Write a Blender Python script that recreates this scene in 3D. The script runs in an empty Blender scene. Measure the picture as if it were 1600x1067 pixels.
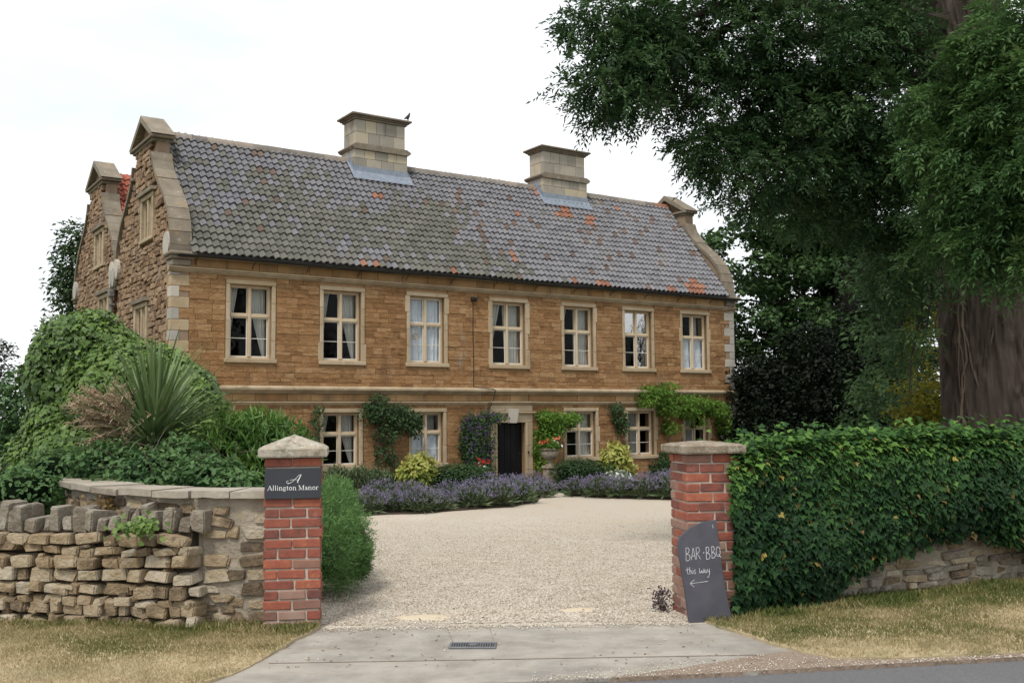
import bpy, math, random
import numpy as np
from mathutils import Matrix, Vector, noise as mnoise

random.seed(7)
rng = np.random.default_rng(11)
scene = bpy.context.scene
COL = scene.collection
R = math.radians

# ------------------------------------------------------------------ camera
CAM_H = 1.62
FPX, PITCH, ROLL = 1592.1, R(4.2057), R(-0.4889)
cam_data = bpy.data.cameras.new('camera')
cam_data.sensor_width = 36.0
cam_data.lens = FPX / 1600 * 36
cam_data.clip_start = 0.05
cam_data.clip_end = 6000
cam = bpy.data.objects.new('camera', cam_data)
COL.objects.link(cam)
cam.matrix_world = Matrix.Translation((0, 0, CAM_H)) @ Matrix.Rotation(math.pi / 2 + PITCH, 4, 'X') @ Matrix.Rotation(ROLL, 4, 'Z')
scene.camera = cam

# ------------------------------------------------------------------ sky, sun, exposure
SUN_EL, SUN_AZ = R(57), R(201)          # azimuth clockwise from +Y (the view direction)
world = bpy.data.worlds.new('World')
scene.world = world
world.use_nodes = True
wn = world.node_tree.nodes
wl = world.node_tree.links
wn.clear()
wo = wn.new('ShaderNodeOutputWorld')
bg = wn.new('ShaderNodeBackground')
bg.inputs['Strength'].default_value = 0.1
sky = wn.new('ShaderNodeTexSky')
sky.sky_type = 'NISHITA'
sky.sun_disc = False
sky.sun_elevation = SUN_EL
sky.sun_rotation = SUN_AZ
sky.dust_density = 3.0
tc = wn.new('ShaderNodeTexCoord')
mp = wn.new('ShaderNodeMapping')
mp.inputs['Scale'].default_value = (1.0, 1.0, 2.6)
cn = wn.new('ShaderNodeTexNoise')
cn.inputs['Scale'].default_value = 2.3
cn.inputs['Detail'].default_value = 6
cn.inputs['Roughness'].default_value = 0.55
cr = wn.new('ShaderNodeValToRGB')
cr.color_ramp.elements[0].position = 0.36
cr.color_ramp.elements[0].color = (0.72, 0.775, 0.805, 1)
cr.color_ramp.elements[1].position = 0.66
cr.color_ramp.elements[1].color = (1.0, 1.0, 1.0, 1)
sc_ = wn.new('ShaderNodeVectorMath')
sc_.operation = 'SCALE'
sc_.inputs['Scale'].default_value = 7.5
mx = wn.new('ShaderNodeMix')
mx.data_type = 'RGBA'
mx.inputs[0].default_value = 0.9        # nine tenths cloud cover
wl.new(tc.outputs['Generated'], mp.inputs['Vector'])
wl.new(mp.outputs[0], cn.inputs['Vector'])
wl.new(cn.outputs['Fac'], cr.inputs['Fac'])
wl.new(cr.outputs['Color'], sc_.inputs[0])
wl.new(sky.outputs[0], mx.inputs[6])
wl.new(sc_.outputs[0], mx.inputs[7])
wl.new(mx.outputs[2], bg.inputs['Color'])
wl.new(bg.outputs[0], wo.inputs['Surface'])

sun_d = bpy.data.lights.new('sun', 'SUN')
sun_d.energy = 1.5
sun_d.angle = R(12)
sun_d.color = (1.0, 0.95, 0.87)
sun = bpy.data.objects.new('sun', sun_d)
COL.objects.link(sun)
_sd = Vector((math.sin(SUN_AZ) * math.cos(SUN_EL), math.cos(SUN_AZ) * math.cos(SUN_EL), math.sin(SUN_EL)))
sun.rotation_euler = _sd.to_track_quat('Z', 'Y').to_euler()
scene.view_settings.view_transform = 'Standard'
scene.view_settings.look = 'None'
scene.view_settings.exposure = 0.84
scene.view_settings.gamma = 1.0
scene.view_settings.use_curve_mapping = False
scene.cycles.max_bounces = 6
scene.cycles.transparent_max_bounces = 8

# ------------------------------------------------------------------ survey helpers: sight lines to real points
def ray(x, y):
    a = Vector(((x - 800) / FPX, -(y - 533.5) / FPX, -1.0))
    return cam.matrix_world.to_3x3() @ a
def at(x, y, Y):
    r = ray(x, y)
    return Vector((0, 0, CAM_H)) + r * (Y / r.y)
YAW = R(34.108)
HD = Vector((math.cos(YAW), math.sin(YAW), 0))
HG = Vector((-math.sin(YAW), math.cos(YAW), 0))
P0 = Vector((-8.74, 26.0, 0))
def fac(x, y, v=0.0):
    r = ray(x, y)
    P = P0 + HG * v
    c = Vector((0, 0, CAM_H))
    w = c + r * ((P - c).dot(HG) / r.dot(HG))
    return (w - P0).dot(HD), w.z
def hw(u, v, z=0.0):
    p = P0 + HD * u + HG * v
    return Vector((p.x, p.y, z))
ZH = -0.58
def gz(x, y):
    t = min(1, max(0, (y - 8.2) / 14.5))
    return ZH * (t - .13 * math.sin(2 * math.pi * t) * .6)

# ------------------------------------------------------------------ materials
MATS = {}
def _ramp(nt, cols):
    n = nt.nodes.new('ShaderNodeValToRGB')
    e = n.color_ramp.elements
    while len(e) < len(cols):
        e.new(0.5)
    for i, c in enumerate(cols):
        if len(c) == 4:
            e[i].position = c[3]
        else:
            e[i].position = i / max(1, len(cols) - 1)
        e[i].color = (c[0], c[1], c[2], 1)
    return n
def mat(name, cols, nscale=3.0, detail=5, rough=0.85, bump=0.0, bscale=30.0, bdist=0.01, rw=0.5, nw=0.6,
        stretch=(1, 1, 1), spec=0.3, stains=(), transl=0.0, objrnd=True, metallic=0.0, bstretch=None):
    m = bpy.data.materials.new(name)
    m.use_nodes = True
    nt = m.node_tree
    N, L = nt.nodes, nt.links
    b = N['Principled BSDF']
    geo = N.new('ShaderNodeNewGeometry')
    def noise(scale, det=5, st=stretch, rg=0.6):
        mpn = N.new('ShaderNodeMapping')
        mpn.inputs['Scale'].default_value = st
        L.new(geo.outputs['Position'], mpn.inputs['Vector'])
        t = N.new('ShaderNodeTexNoise')
        t.inputs['Scale'].default_value = scale
        t.inputs['Detail'].default_value = det
        t.inputs['Roughness'].default_value = rg
        L.new(mpn.outputs[0], t.inputs['Vector'])
        return t.outputs['Fac']
    def math_(op, a, c=None, clamp=False):
        n = N.new('ShaderNodeMath')
        n.operation = op
        n.use_clamp = clamp
        for i, s in enumerate((a, c)):
            if s is None:
                continue
            if isinstance(s, (int, float)):
                n.inputs[i].default_value = s
            else:
                L.new(s, n.inputs[i])
        return n.outputs[0]
    at_ = N.new('ShaderNodeAttribute')
    at_.attribute_name = 'tint'
    r = at_.outputs['Fac']
    if objrnd:
        oi = N.new('ShaderNodeObjectInfo')
        r = math_('FRACT', math_('ADD', r, oi.outputs['Random']))
    nz = noise(nscale, detail)
    nz = math_('MULTIPLY', math_('SUBTRACT', nz, 0.5), 2.2 * nw)
    rr = math_('MULTIPLY', math_('SUBTRACT', r, 0.5), rw * 2 * 0.5 + 0.0)
    f = math_('ADD', math_('ADD', nz, rr), 0.5, True)
    rp = _ramp(nt, cols)
    L.new(f, rp.inputs['Fac'])
    colour = rp.outputs['Color']
    for (sc, lo, hi, scol, amt, sst) in stains:
        sn = noise(sc, 6, sst, 0.65)
        mr = N.new('ShaderNodeMapRange')
        mr.inputs['From Min'].default_value = lo
        mr.inputs['From Max'].default_value = hi
        mr.inputs['To Max'].default_value = amt
        L.new(sn, mr.inputs['Value'])
        mm = N.new('ShaderNodeMix')
        mm.data_type = 'RGBA'
        L.new(mr.outputs[0], mm.inputs[0])
        L.new(colour, mm.inputs[6])
        mm.inputs[7].default_value = (*scol, 1)
        colour = mm.outputs[2]
    L.new(colour, b.inputs['Base Color'])
    b.inputs['Roughness'].default_value = rough
    b.inputs['Specular IOR Level'].default_value = spec
    b.inputs['Metallic'].default_value = metallic
    if bump:
        bn = N.new('ShaderNodeBump')
        bn.inputs['Strength'].default_value = bump
        bn.inputs['Distance'].default_value = bdist
        L.new(noise(bscale, 6, bstretch or stretch, 0.65), bn.inputs['Height'])
        L.new(bn.outputs[0], b.inputs['Normal'])
    if transl:
        tr = N.new('ShaderNodeBsdfTranslucent')
        L.new(colour, tr.inputs['Color'])
        ms = N.new('ShaderNodeMixShader')
        ms.inputs[0].default_value = transl
        L.new(b.outputs[0], ms.inputs[1])
        L.new(tr.outputs[0], ms.inputs[2])
        L.new(ms.outputs[0], N['Material Output'].inputs['Surface'])
    MATS[name] = m
    return m
S1 = (1, 1, 1)
mat('ironstone', [(.175, .090, .040), (.270, .143, .060), (.345, .192, .086), (.44, .282, .150)], 5.0, 8, .94, 1.0, 14, .05, .60, .75, (1, 1, 2.8),
    stains=[(1.1, .56, .75, (.42, .30, .17), .45, (1, 1, 1.4)), (2.2, .58, .8, (.15, .08, .04), .55, (1, 1, 2)), (2.6, .55, .72, (.13, .08, .05), .40, (1, 1, .16)), (1.6, .60, .74, (.40, .36, .29), .45, (1, 1, .5)), (.45, .50, .72, (.33, .20, .10), .4, S1)])
mat('ironstone_mortar', [(.30, .18, .085), (.42, .29, .17)], 5, 5, .95, .4, 30, .01)
mat('frieze_stone', [(.26, .145, .06), (.36, .215, .10), (.44, .29, .15)], 2.5, 6, .9, .4, 25, .01, .8, .4, stains=[(1.8, .46, .70, (.12, .08, .05), .75, (1, 1, .4))])
mat('dressed_stone', [(.34, .25, .145), (.40, .315, .21), (.49, .395, .28)], 3, 6, .88, .35, 35, .006, .5, .5, stains=[(3.5, .54, .74, (.22, .165, .105), .6, (1, 1, .3)), (8, .58, .72, (.46, .43, .37), .5, S1)])
mat('quoin_stone', [(.30, .285, .255), (.42, .39, .345), (.50, .45, .37)], 3, 6, .9, .35, 35, .006, .7, .4)
mat('moulding_stone', [(.22, .17, .115), (.36, .285, .19), (.47, .39, .28)], 2.5, 6, .9, .4, 30, .008, .2, .7, stains=[(1.3, .54, .74, (.11, .085, .06), .75, (1, 1, 2.5)), (6, .62, .8, (.45, .43, .38), .6, S1)])
mat('rubble_stone', [(.135, .082, .047), (.215, .135, .08), (.29, .19, .115), (.35, .25, .165)], 2.5, 6, .95, .9, 16, .04, .9, .5, stains=[(2.6, .56, .72, (.33, .29, .24), .65, S1), (1.0, .52, .75, (.20, .165, .135), .5, S1)])
mat('rubble_mortar', [(.21, .145, .095), (.31, .235, .165)], 3, 5, .95, .5, 25, .02)
mat('gable_coping', [(.115, .098, .076), (.185, .155, .118), (.26, .22, .17)], 2.2, 7, .95, .6, 18, .015, .4, .7, stains=[(3.0, .57, .70, (.33, .22, .09), .7, S1), (5, .58, .72, (.40, .38, .34), .6, S1), (1.4, .56, .75, (.09, .075, .06), .6, S1)])
mat('chimney_stone', [(.23, .21, .175), (.31, .28, .235), (.38, .34, .275), (.45, .38, .26)], 1.2, 5, .92, .4, 25, .008, .9, .35, stains=[(1.8, .54, .76, (.12, .11, .095), .75, (1, 1, .35))])
mat('lead', [(.12, .145, .18), (.20, .235, .29), (.30, .34, .40)], 7, 7, .55, .2, 12, .01, .2, .6, spec=.5)
TST = [(.8, .58, .72, (.118, .116, .072), .6, (1, 1, .8)), (9, .62, .74, (.28, .27, .235), .5, S1)]
mat('roof_tile_mossy', [(.076, .075, .062), (.104, .103, .088), (.130, .128, .110), (.155, .15, .135)], 2.5, 5, .8, .4, 40, .006, .5, .5, stains=[(9, .62, .74, (.28, .27, .235), .5, S1)])
mat('roof_tile', [(.070, .069, .076), (.102, .101, .113), (.130, .129, .144), (.152, .146, .148)], 1.5, 5, .55, .4, 40, .006, .55, .4, stains=TST, spec=.6)
mat('roof_tile_brown', [(.095, .068, .055), (.125, .085, .066), (.15, .11, .088)], 6, 5, .75, .4, 40, .006, .9, .5)
mat('roof_tile_orange', [(.17, .080, .052), (.24, .108, .068), (.28, .140, .092)], 9, 5, .8, .3, 40, .006, .8, .5)
mat('red_tile', [(.24, .070, .045), (.33, .095, .060), (.38, .14, .09)], 4, 5, .82, .3, 40, .006, .9, .4, stains=[(3, .58, .75, (.10, .08, .07), .6, S1)])
mat('ridge_tile', [(.12, .105, .09), (.19, .165, .14), (.27, .22, .175)], 3, 5, .9, .4, 30, .01, .8, .5)
mat('window_wood', [(.46, .355, .235), (.60, .50, .36)], 6, 4, .6, .1, 60, .002, .4, .6, (1, 1, .3))
mat('window_white', [(.60, .56, .48), (.72, .69, .62)], 6, 4, .55, .1, 60, .002)
mat('curtain', [(.42, .42, .39), (.56, .56, .53)], 3, 3, .9, 0, rw=.3)
mat('net_curtain', [(.50, .55, .62), (.66, .70, .76)], 3, 3, .9, 0, rw=.3)
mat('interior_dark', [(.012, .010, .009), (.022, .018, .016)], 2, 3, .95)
mat('gold', [(.50, .33, .08), (.6, .42, .14)], 8, 3, .35, metallic=.6)
mat('door_black', [(.007, .007, .008), (.013, .013, .014)], 6, 4, .5, .15, 40, .002, .3, .6, (1, 1, .2), spec=.12)
mat('iron_black', [(.012, .012, .012), (.03, .028, .026)], 8, 4, .6, .2, 60, .002)
mat('cast_pipe', [(.10, .095, .09), (.17, .165, .155)], 5, 4, .6, .2, 40, .003)
mat('brick', [(.130, .056, .048), (.200, .070, .052), (.255, .082, .056), (.290, .090, .058), (.36, .125, .070)], 14, 8, .9, .9, 50, .008, .85, .55, stains=[(9, .60, .74, (.40, .33, .29), .40, S1), (14, .66, .78, (.11, .065, .055), .6, S1), (3, .62, .8, (.24, .13, .10), .5, S1)])
mat('brick_weathered', [(.17, .090, .070), (.26, .14, .105), (.31, .21, .165)], 7, 6, .92, .7, 55, .006, .9, .45, stains=[(5, .55, .72, (.17, .15, .11), .6, S1)])
mat('brick_mortar', [(.40, .335, .275), (.54, .47, .40)], 8, 6, .95, .6, 60, .006, .2, .7)
mat('cap_stone', [(.22, .195, .15), (.34, .305, .245), (.46, .43, .37)], 5, 7, .93, .7, 40, .01, .2, .75, stains=[(13, .50, .62, (.17, .145, .10), .75, S1), (24, .54, .64, (.50, .48, .43), .75, S1), (7, .54, .68, (.30, .19, .10), .5, S1)])
mat('cap_stone_brown', [(.16, .125, .085), (.25, .20, .145), (.37, .325, .265)], 6, 7, .93, .8, 35, .014, .2, .75, stains=[(11, .50, .64, (.12, .105, .06), .7, S1), (22, .54, .64, (.42, .40, .35), .7, S1)])
mat('sign_slate', [(.030, .034, .042), (.038, .042, .052)], 4, 3, .5, 0, spec=.4)
mat('sign_white', [(.78, .78, .78), (.82, .82, .82)], 2, 2, .5)
mat('slate_board', [(.050, .050, .062), (.066, .065, .080), (.085, .083, .100)], 5, 6, .7, .3, 40, .004, .2, .8, stains=[(3, .55, .8, (.115, .112, .128), .45, (1, 1, .6))])
mat('chalk', [(.34, .34, .37), (.66, .66, .69)], 160, 3, .95)
mat('wall_stone', [(.11, .085, .060), (.215, .160, .100), (.315, .235, .145), (.39, .32, .22), (.48, .42, .33)], 9, 9, .95, 1.0, 22, .04, .95, .55,
    stains=[(9, .57, .70, (.42, .37, .29), .5, S1), (5, .60, .76, (.085, .062, .042), .6, S1), (3.0, .58, .75, (.30, .175, .075), .5, S1)])
mat('cope_stone', [(.15, .125, .095), (.235, .20, .155), (.33, .295, .24)], 9, 9, .95, 1.0, 22, .04, .8, .6, stains=[(12, .54, .66, (.40, .385, .34), .7, S1), (6, .60, .76, (.10, .085, .06), .5, S1)])
mat('wall_core', [(.030, .023, .016), (.055, .042, .03)], 6, 5, .98, .5, 30, .03)
mat('old_mortar', [(.22, .185, .14), (.33, .285, .225), (.42, .37, .30)], 5, 7, .96, 1.0, 22, .03, .2, .8, stains=[(6, .58, .72, (.27, .22, .11), .5, S1), (3, .56, .75, (.15, .12, .09), .5, S1)])
mat('coping_slab', [(.20, .165, .125), (.29, .25, .20), (.38, .345, .29)], 5, 7, .93, .7, 30, .012, .8, .6, stains=[(10, .58, .70, (.42, .41, .38), .6, S1), (5, .60, .76, (.14, .11, .075), .5, S1)])
mat('gravel_bed', [(.295, .245, .192), (.425, .37, .302), (.525, .475, .40)], 55, 4, .95, .5, 70, .02, .2, .7, stains=[(.55, .46, .72, (.45, .365, .265), .5, S1), (2.2, .60, .78, (.33, .26, .19), .35, S1), (.35, .52, .7, (.56, .52, .46), .5, (1, .5, 1))])
mat('pebble', [(.325, .262, .198), (.45, .385, .31), (.53, .475, .395), (.62, .58, .515)], 3, 3, .9, 0, rw=1.3, nw=.2)
mat('sand', [(.50, .41, .29), (.58, .49, .37)], 20, 5, .98, .4, 90, .004)
mat('concrete', [(.22, .195, .165), (.315, .288, .252), (.40, .37, .33)], 3.2, 10, .95, .9, 70, .008, .1, .95, stains=[(1.2, .50, .66, (.215, .205, .19), .7, S1), (.8, .48, .68, (.44, .395, .34), .6, (1, 2.5, 1)), (5, .58, .70, (.19, .175, .155), .45, S1), (24, .64, .72, (.18, .165, .145), .5, S1), (60, .66, .74, (.46, .43, .39), .5, S1)])
mat('asphalt', [(.085, .083, .088), (.135, .133, .138), (.19, .187, .19)], 90, 4, .9, .8, 120, .006, .1, .7, stains=[(1.5, .5, .75, (.17, .165, .165), .5, S1)])
mat('verge_grit', [(.16, .115, .085), (.25, .19, .145), (.35, .29, .235)], 40, 5, .96, .8, 70, .01, .1, .7, stains=[(3, .52, .7, (.13, .09, .065), .6, S1)])
mat('verge_soil', [(.31, .245, .145), (.41, .33, .205), (.47, .395, .26)], 8, 6, .97, .6, 60, .01, .1, .8, stains=[(1.1, .52, .66, (.10, .115, .035), .75, S1)])
mat('grass_blade', [(.100, .135, .034), (.215, .210, .075), (.42, .345, .185), (.56, .47, .30)], 1.3, 4, .8, 0, rw=.9, nw=.75, transl=.3, objrnd=False)
mat('field', [(.06, .075, .025), (.12, .12, .05)], .3, 6, .97, 0)
mat('soil', [(.035, .026, .018), (.065, .048, .033)], 9, 6, .98, .7, 40, .02)
mat('drain_iron', [(.10, .105, .115), (.18, .185, .20)], 20, 4, .55, .3, 80, .002, metallic=.4)
mat('bark', [(.026, .020, .016), (.058, .045, .037), (.098, .078, .065)], 7, 8, .95, 1.0, 16, .06, .2, .8, (1, 1, .18))
mat('branch_bark', [(.020, .016, .013), (.045, .036, .028)], 6, 5, .95, .4, 40, .01)
mat('vine_bark', [(.085, .064, .050), (.145, .112, .088)], 9, 5, .95, .4, 50, .006)
def leafmat(name, cols, transl=.28, rough=.55, spec=.22, nw=.3, rw=.85, nscale=1.2):
    spec = min(spec, .28)
    mat(name, cols, nscale, 4, rough, 0, rw=rw, nw=nw, transl=transl, objrnd=False, spec=spec)
leafmat('leaf_ash', [(.020, .046, .020), (.040, .085, .032), (.070, .134, .048), (.115, .190, .072)], .28)
leafmat('leaf_ash_fresh', [(.040, .092, .030), (.070, .145, .044), (.105, .190, .060), (.16, .24, .08)], .34)
leafmat('leaf_sycamore', [(.022, .050, .020), (.045, .092, .032), (.078, .140, .048), (.12, .19, .07)], .25)
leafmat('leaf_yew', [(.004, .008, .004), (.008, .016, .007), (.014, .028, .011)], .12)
mat('deep_shade', [(.004, .008, .004), (.008, .014, .006)], 3, 4, 1.0, 0, spec=0.0)  # filler lumps inside foliage: the inner shade is put into this near-black colour
leafmat('leaf_yellow', [(.10, .12, .012), (.20, .19, .02), (.33, .28, .03)], .4)
leafmat('leaf_far', [(.030, .055, .022), (.055, .095, .036), (.09, .14, .055)], .25)
leafmat('leaf_ivy', [(.010, .030, .013), (.021, .056, .018), (.044, .105, .026), (.115, .220, .045)], .18, .6, .14, .22, 1.0)
leafmat('leaf_ivy_dead', [(.10, .060, .03), (.22, .15, .05), (.33, .28, .06)], .2, .7)
leafmat('leaf_ivy_mound', [(.026, .056, .015), (.060, .112, .025), (.108, .182, .038), (.180, .265, .062)], .2, .42, .42, .25, 1.0)
leafmat('leaf_cordyline', [(.060, .100, .036), (.10, .16, .056), (.15, .22, .085), (.22, .29, .13)], .18, .45, .4)
leafmat('panicle', [(.33, .235, .145), (.45, .34, .225), (.55, .44, .32)], .2, .9)
leafmat('leaf_bramble', [(.022, .055, .022), (.045, .100, .034), (.080, .155, .050), (.13, .22, .08)], .25)
leafmat('leaf_laurel', [(.030, .070, .016), (.060, .130, .026), (.105, .205, .042), (.16, .27, .06)], .25, .4, .45)
leafmat('leaf_feather', [(.075, .165, .055), (.145, .275, .085), (.22, .36, .13)], .3)
leafmat('leaf_box', [(.020, .045, .018), (.038, .080, .028), (.065, .120, .042)], .2)
leafmat('leaf_aucuba', [(.10, .17, .03), (.24, .30, .06), (.42, .42, .11), (.56, .52, .19)], .3, .45)
leafmat('leaf_rose', [(.020, .046, .018), (.040, .080, .028), (.070, .125, .042)], .2)
leafmat('leaf_wisteria', [(.045, .110, .014), (.085, .175, .022), (.135, .250, .035), (.20, .32, .06)], .38)
leafmat('leaf_lavender', [(.10, .150, .07), (.145, .20, .10), (.19, .24, .135)], .2)
leafmat('petal_lavender', [(.175, .155, .235), (.245, .220, .32), (.33, .30, .41)], .2, .8)
leafmat('petal_clematis', [(.035, .016, .07), (.065, .03, .12), (.11, .06, .17)], .2, .7)
leafmat('petal_red', [(.30, .012, .012), (.50, .03, .025)], .2)
leafmat('petal_orange', [(.45, .10, .05), (.6, .2, .1)], .2)
leafmat('petal_white', [(.65, .66, .62), (.8, .8, .78)], .2)
leafmat('weed_dark', [(.035, .022, .035), (.07, .045, .06), (.11, .09, .10)], .2)
# glass: clear pane with a weak sheen, and old plate glass that mirrors more
def glass(name, fac_, tint=(.9, .92, .92)):
    m = bpy.data.materials.new(name)
    m.use_nodes = True
    N, L = m.node_tree.nodes, m.node_tree.links
    N.remove(N['Principled BSDF'])
    t = N.new('ShaderNodeBsdfTransparent')
    t.inputs[0].default_value = (*tint, 1)
    g = N.new('ShaderNodeBsdfGlossy')
    g.inputs['Roughness'].default_value = .03
    x = N.new('ShaderNodeMixShader')
    x.inputs[0].default_value = fac_
    nz = N.new('ShaderNodeTexNoise')
    nz.inputs['Scale'].default_value = 2.5
    bp = N.new('ShaderNodeBump')
    bp.inputs['Strength'].default_value = .25
    bp.inputs['Distance'].default_value = .05
    ge = N.new('ShaderNodeNewGeometry')
    L.new(ge.outputs['Position'], nz.inputs['Vector'])
    L.new(nz.outputs['Fac'], bp.inputs['Height'])
    L.new(bp.outputs[0], g.inputs['Normal'])
    L.new(t.outputs[0], x.inputs[1])
    L.new(g.outputs[0], x.inputs[2])
    L.new(x.outputs[0], N['Material Output'].inputs['Surface'])
    MATS[name] = m
glass('pane_clear', .012)
glass('pane_sheen', .55)

# ------------------------------------------------------------------ mesh helpers
def tag(o, label=None, cat=None, group=None, kind=None):
    if label:
        o['label'] = label
    if cat:
        o['category'] = cat
    if group:
        o['group'] = group
    if kind:
        o['kind'] = kind
    return o
def link(o, parent=None):
    COL.objects.link(o)
    if parent is not None:
        o.parent = parent
    return o
def empty(name, loc=(0, 0, 0), rz=0.0, parent=None):
    o = bpy.data.objects.new(name, None)
    o.location = loc
    o.rotation_euler = (0, 0, rz)
    o.empty_display_size = .2
    return link(o, parent)
def newmesh(name, V, F, mats, tint=None, fm=None, smooth=False):
    me = bpy.data.meshes.new(name)
    V = np.asarray(V, dtype=np.float32).reshape(-1, 3)
    if isinstance(F, np.ndarray):
        k = F.shape[1]
        me.vertices.add(len(V))
        me.vertices.foreach_set('co', V.ravel())
        me.loops.add(F.size)
        me.loops.foreach_set('vertex_index', F.astype(np.int32).ravel())
        me.polygons.add(len(F))
        me.polygons.foreach_set('loop_start', np.arange(0, F.size, k, dtype=np.int32))
        me.update(calc_edges=True)
    else:
        me.from_pydata([tuple(map(float, v)) for v in V], [], F)
    for m in ([mats] if isinstance(mats, str) else mats):
        me.materials.append(MATS[m])
    n = len(me.polygons)
    if tint is not None:
        a = me.attributes.new('tint', 'FLOAT', 'FACE')
        a.data.foreach_set('value', np.broadcast_to(np.asarray(tint, dtype=np.float32), (n,)).copy())
    if fm is not None:
        me.polygons.foreach_set('material_index', np.asarray(fm, dtype=np.int32))
    if smooth:
        me.polygons.foreach_set('use_smooth', np.ones(n, dtype=bool))
    me.update()
    return me
def obj(name, V, F, mats, parent=None, tint=None, fm=None, smooth=False):
    return link(bpy.data.objects.new(name, newmesh(name, V, F, mats, tint, fm, smooth)), parent)
class MB:
    """collects shapes for ONE mesh"""
    def __init__(s):
        s.V = []
        s.F = []
        s.T = []
    def add(s, V, F, t=None):
        o = len(s.V)
        s.V += [tuple(v) for v in V]
        s.F += [tuple(i + o for i in f) for f in F]
        s.T += [random.random() if t is None else t] * len(F)
        return s
    def box(s, x0, x1, y0, y1, z0, z1, t=None):
        return s.add([(x0, y0, z0), (x1, y0, z0), (x1, y1, z0), (x0, y1, z0), (x0, y0, z1), (x1, y0, z1), (x1, y1, z1), (x0, y1, z1)],
                     [(0, 3, 2, 1), (4, 5, 6, 7), (0, 1, 5, 4), (1, 2, 6, 5), (2, 3, 7, 6), (3, 0, 4, 7)], t)
    def bbox(s, x0, x1, y0, y1, z0, z1, b=.01, t=None):
        """box with all edges chamfered by b"""
        V, F = cham(b / max(1e-4, x1 - x0), b / max(1e-4, y1 - y0), b / max(1e-4, z1 - z0))
        c = ((x0 + x1) / 2, (y0 + y1) / 2, (z0 + z1) / 2)
        return s.add([(c[0] + v[0] * (x1 - x0), c[1] + v[1] * (y1 - y0), c[2] + v[2] * (z1 - z0)) for v in V], F, t)
    def prism(s, prof, a0, a1, axis, t=None):
        """closed profile (p, q) swept along an axis: 'u' (p=y, q=z), 'v' (p=x, q=z), 'z' (p=x, q=y)"""
        n = len(prof)
        V = []
        for a in (a0, a1):
            for p, q in prof:
                V.append({'u': (a, p, q), 'v': (p, a, q), 'z': (p, q, a)}[axis])
        F = [tuple(range(n)), tuple(range(2 * n - 1, n - 1, -1))] + [(i, i + n, (i + 1) % n + n, (i + 1) % n) for i in range(n)]
        return s.add(V, F, t)
    def tube(s, pts, rad, n=6, t=None, cap=True):
        V, F = tube(pts, rad, n, cap)
        return s.add(V, F, t)
    def lathe(s, prof, n=20, c=(0, 0, 0), t=None):
        V = []
        F = []
        for r, z in prof:
            for k in range(n):
                a = 2 * math.pi * k / n
                V.append((c[0] + r * math.cos(a), c[1] + r * math.sin(a), c[2] + z))
        for i in range(len(prof) - 1):
            for k in range(n):
                F.append((i * n + k, i * n + (k + 1) % n, (i + 1) * n + (k + 1) % n, (i + 1) * n + k))
        F.append(tuple(range(n - 1, -1, -1)))
        F.append(tuple(range((len(prof) - 1) * n, len(prof) * n)))
        return s.add(V, F, t)
    def build(s, name, m, parent=None, smooth=False):
        return obj(name, s.V, s.F, m, parent, s.T, None, smooth)
def cham(bx, by, bz):
    """chamfered unit box: 24 verts"""
    V = []
    idx = {}
    for sx in (-1, 1):
        for sy in (-1, 1):
            for sz in (-1, 1):
                for k in range(3):
                    p = [sx * (.5 - bx), sy * (.5 - by), sz * (.5 - bz)]
                    p[k] = (sx, sy, sz)[k] * .5
                    idx[(sx, sy, sz, k)] = len(V)
                    V.append(tuple(p))
    F = []
    def q(a):
        pts = [Vector(V[i]) for i in a]
        nrm = (pts[1] - pts[0]).cross(pts[2] - pts[0])
        F.append(tuple(a) if nrm.dot(sum(pts, Vector())) > 0 else tuple(reversed(a)))
    for k in range(3):
        o = [i for i in range(3) if i != k]
        for sgn in (-1, 1):
            c = []
            for a, b in ((-1, -1), (1, -1), (1, 1), (-1, 1)):
                t = [0, 0, 0]
                t[k] = sgn
                t[o[0]] = a
                t[o[1]] = b
                c.append(idx[(*t, k)])
            q(c)
    for k in range(3):
        o = [i for i in range(3) if i != k]
        for a in (-1, 1):
            for b in (-1, 1):
                def key(e, kk):
                    t = [0, 0, 0]
                    t[k] = e
                    t[o[0]] = a
                    t[o[1]] = b
                    return idx[(*t, kk)]
                q([key(-1, o[0]), key(1, o[0]), key(1, o[1]), key(-1, o[1])])
    for sx in (-1, 1):
        for sy in (-1, 1):
            for sz in (-1, 1):
                q([idx[(sx, sy, sz, k)] for k in range(3)])
    return V, F
def tube(pts, rad, n=6, cap=True):
    pts = [Vector(p) for p in pts]
    if not hasattr(rad, '__len__'):
        rad = [rad] * len(pts)
    V, F = [], []
    prev = None
    for i, p in enumerate(pts):
        d = (pts[min(i + 1, len(pts) - 1)] - pts[max(i - 1, 0)])
        d = d.normalized() if d.length > 1e-9 else Vector((0, 0, 1))
        a = prev - d * prev.dot(d) if prev is not None else d.orthogonal()
        if a.length < 1e-6:
            a = d.orthogonal()
        a.normalize()
        prev = a
        b = d.cross(a)
        for k in range(n):
            t = 2 * math.pi * k / n
            V.append(tuple(p + (a * math.cos(t) + b * math.sin(t)) * rad[i]))
    for i in range(len(pts) - 1):
        for k in range(n):
            F.append((i * n + k, i * n + (k + 1) % n, (i + 1) * n + (k + 1) % n, (i + 1) * n + k))
    if cap:
        F.append(tuple(range(n - 1, -1, -1)))
        F.append(tuple(range((len(pts) - 1) * n, len(pts) * n)))
    return V, F
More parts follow.
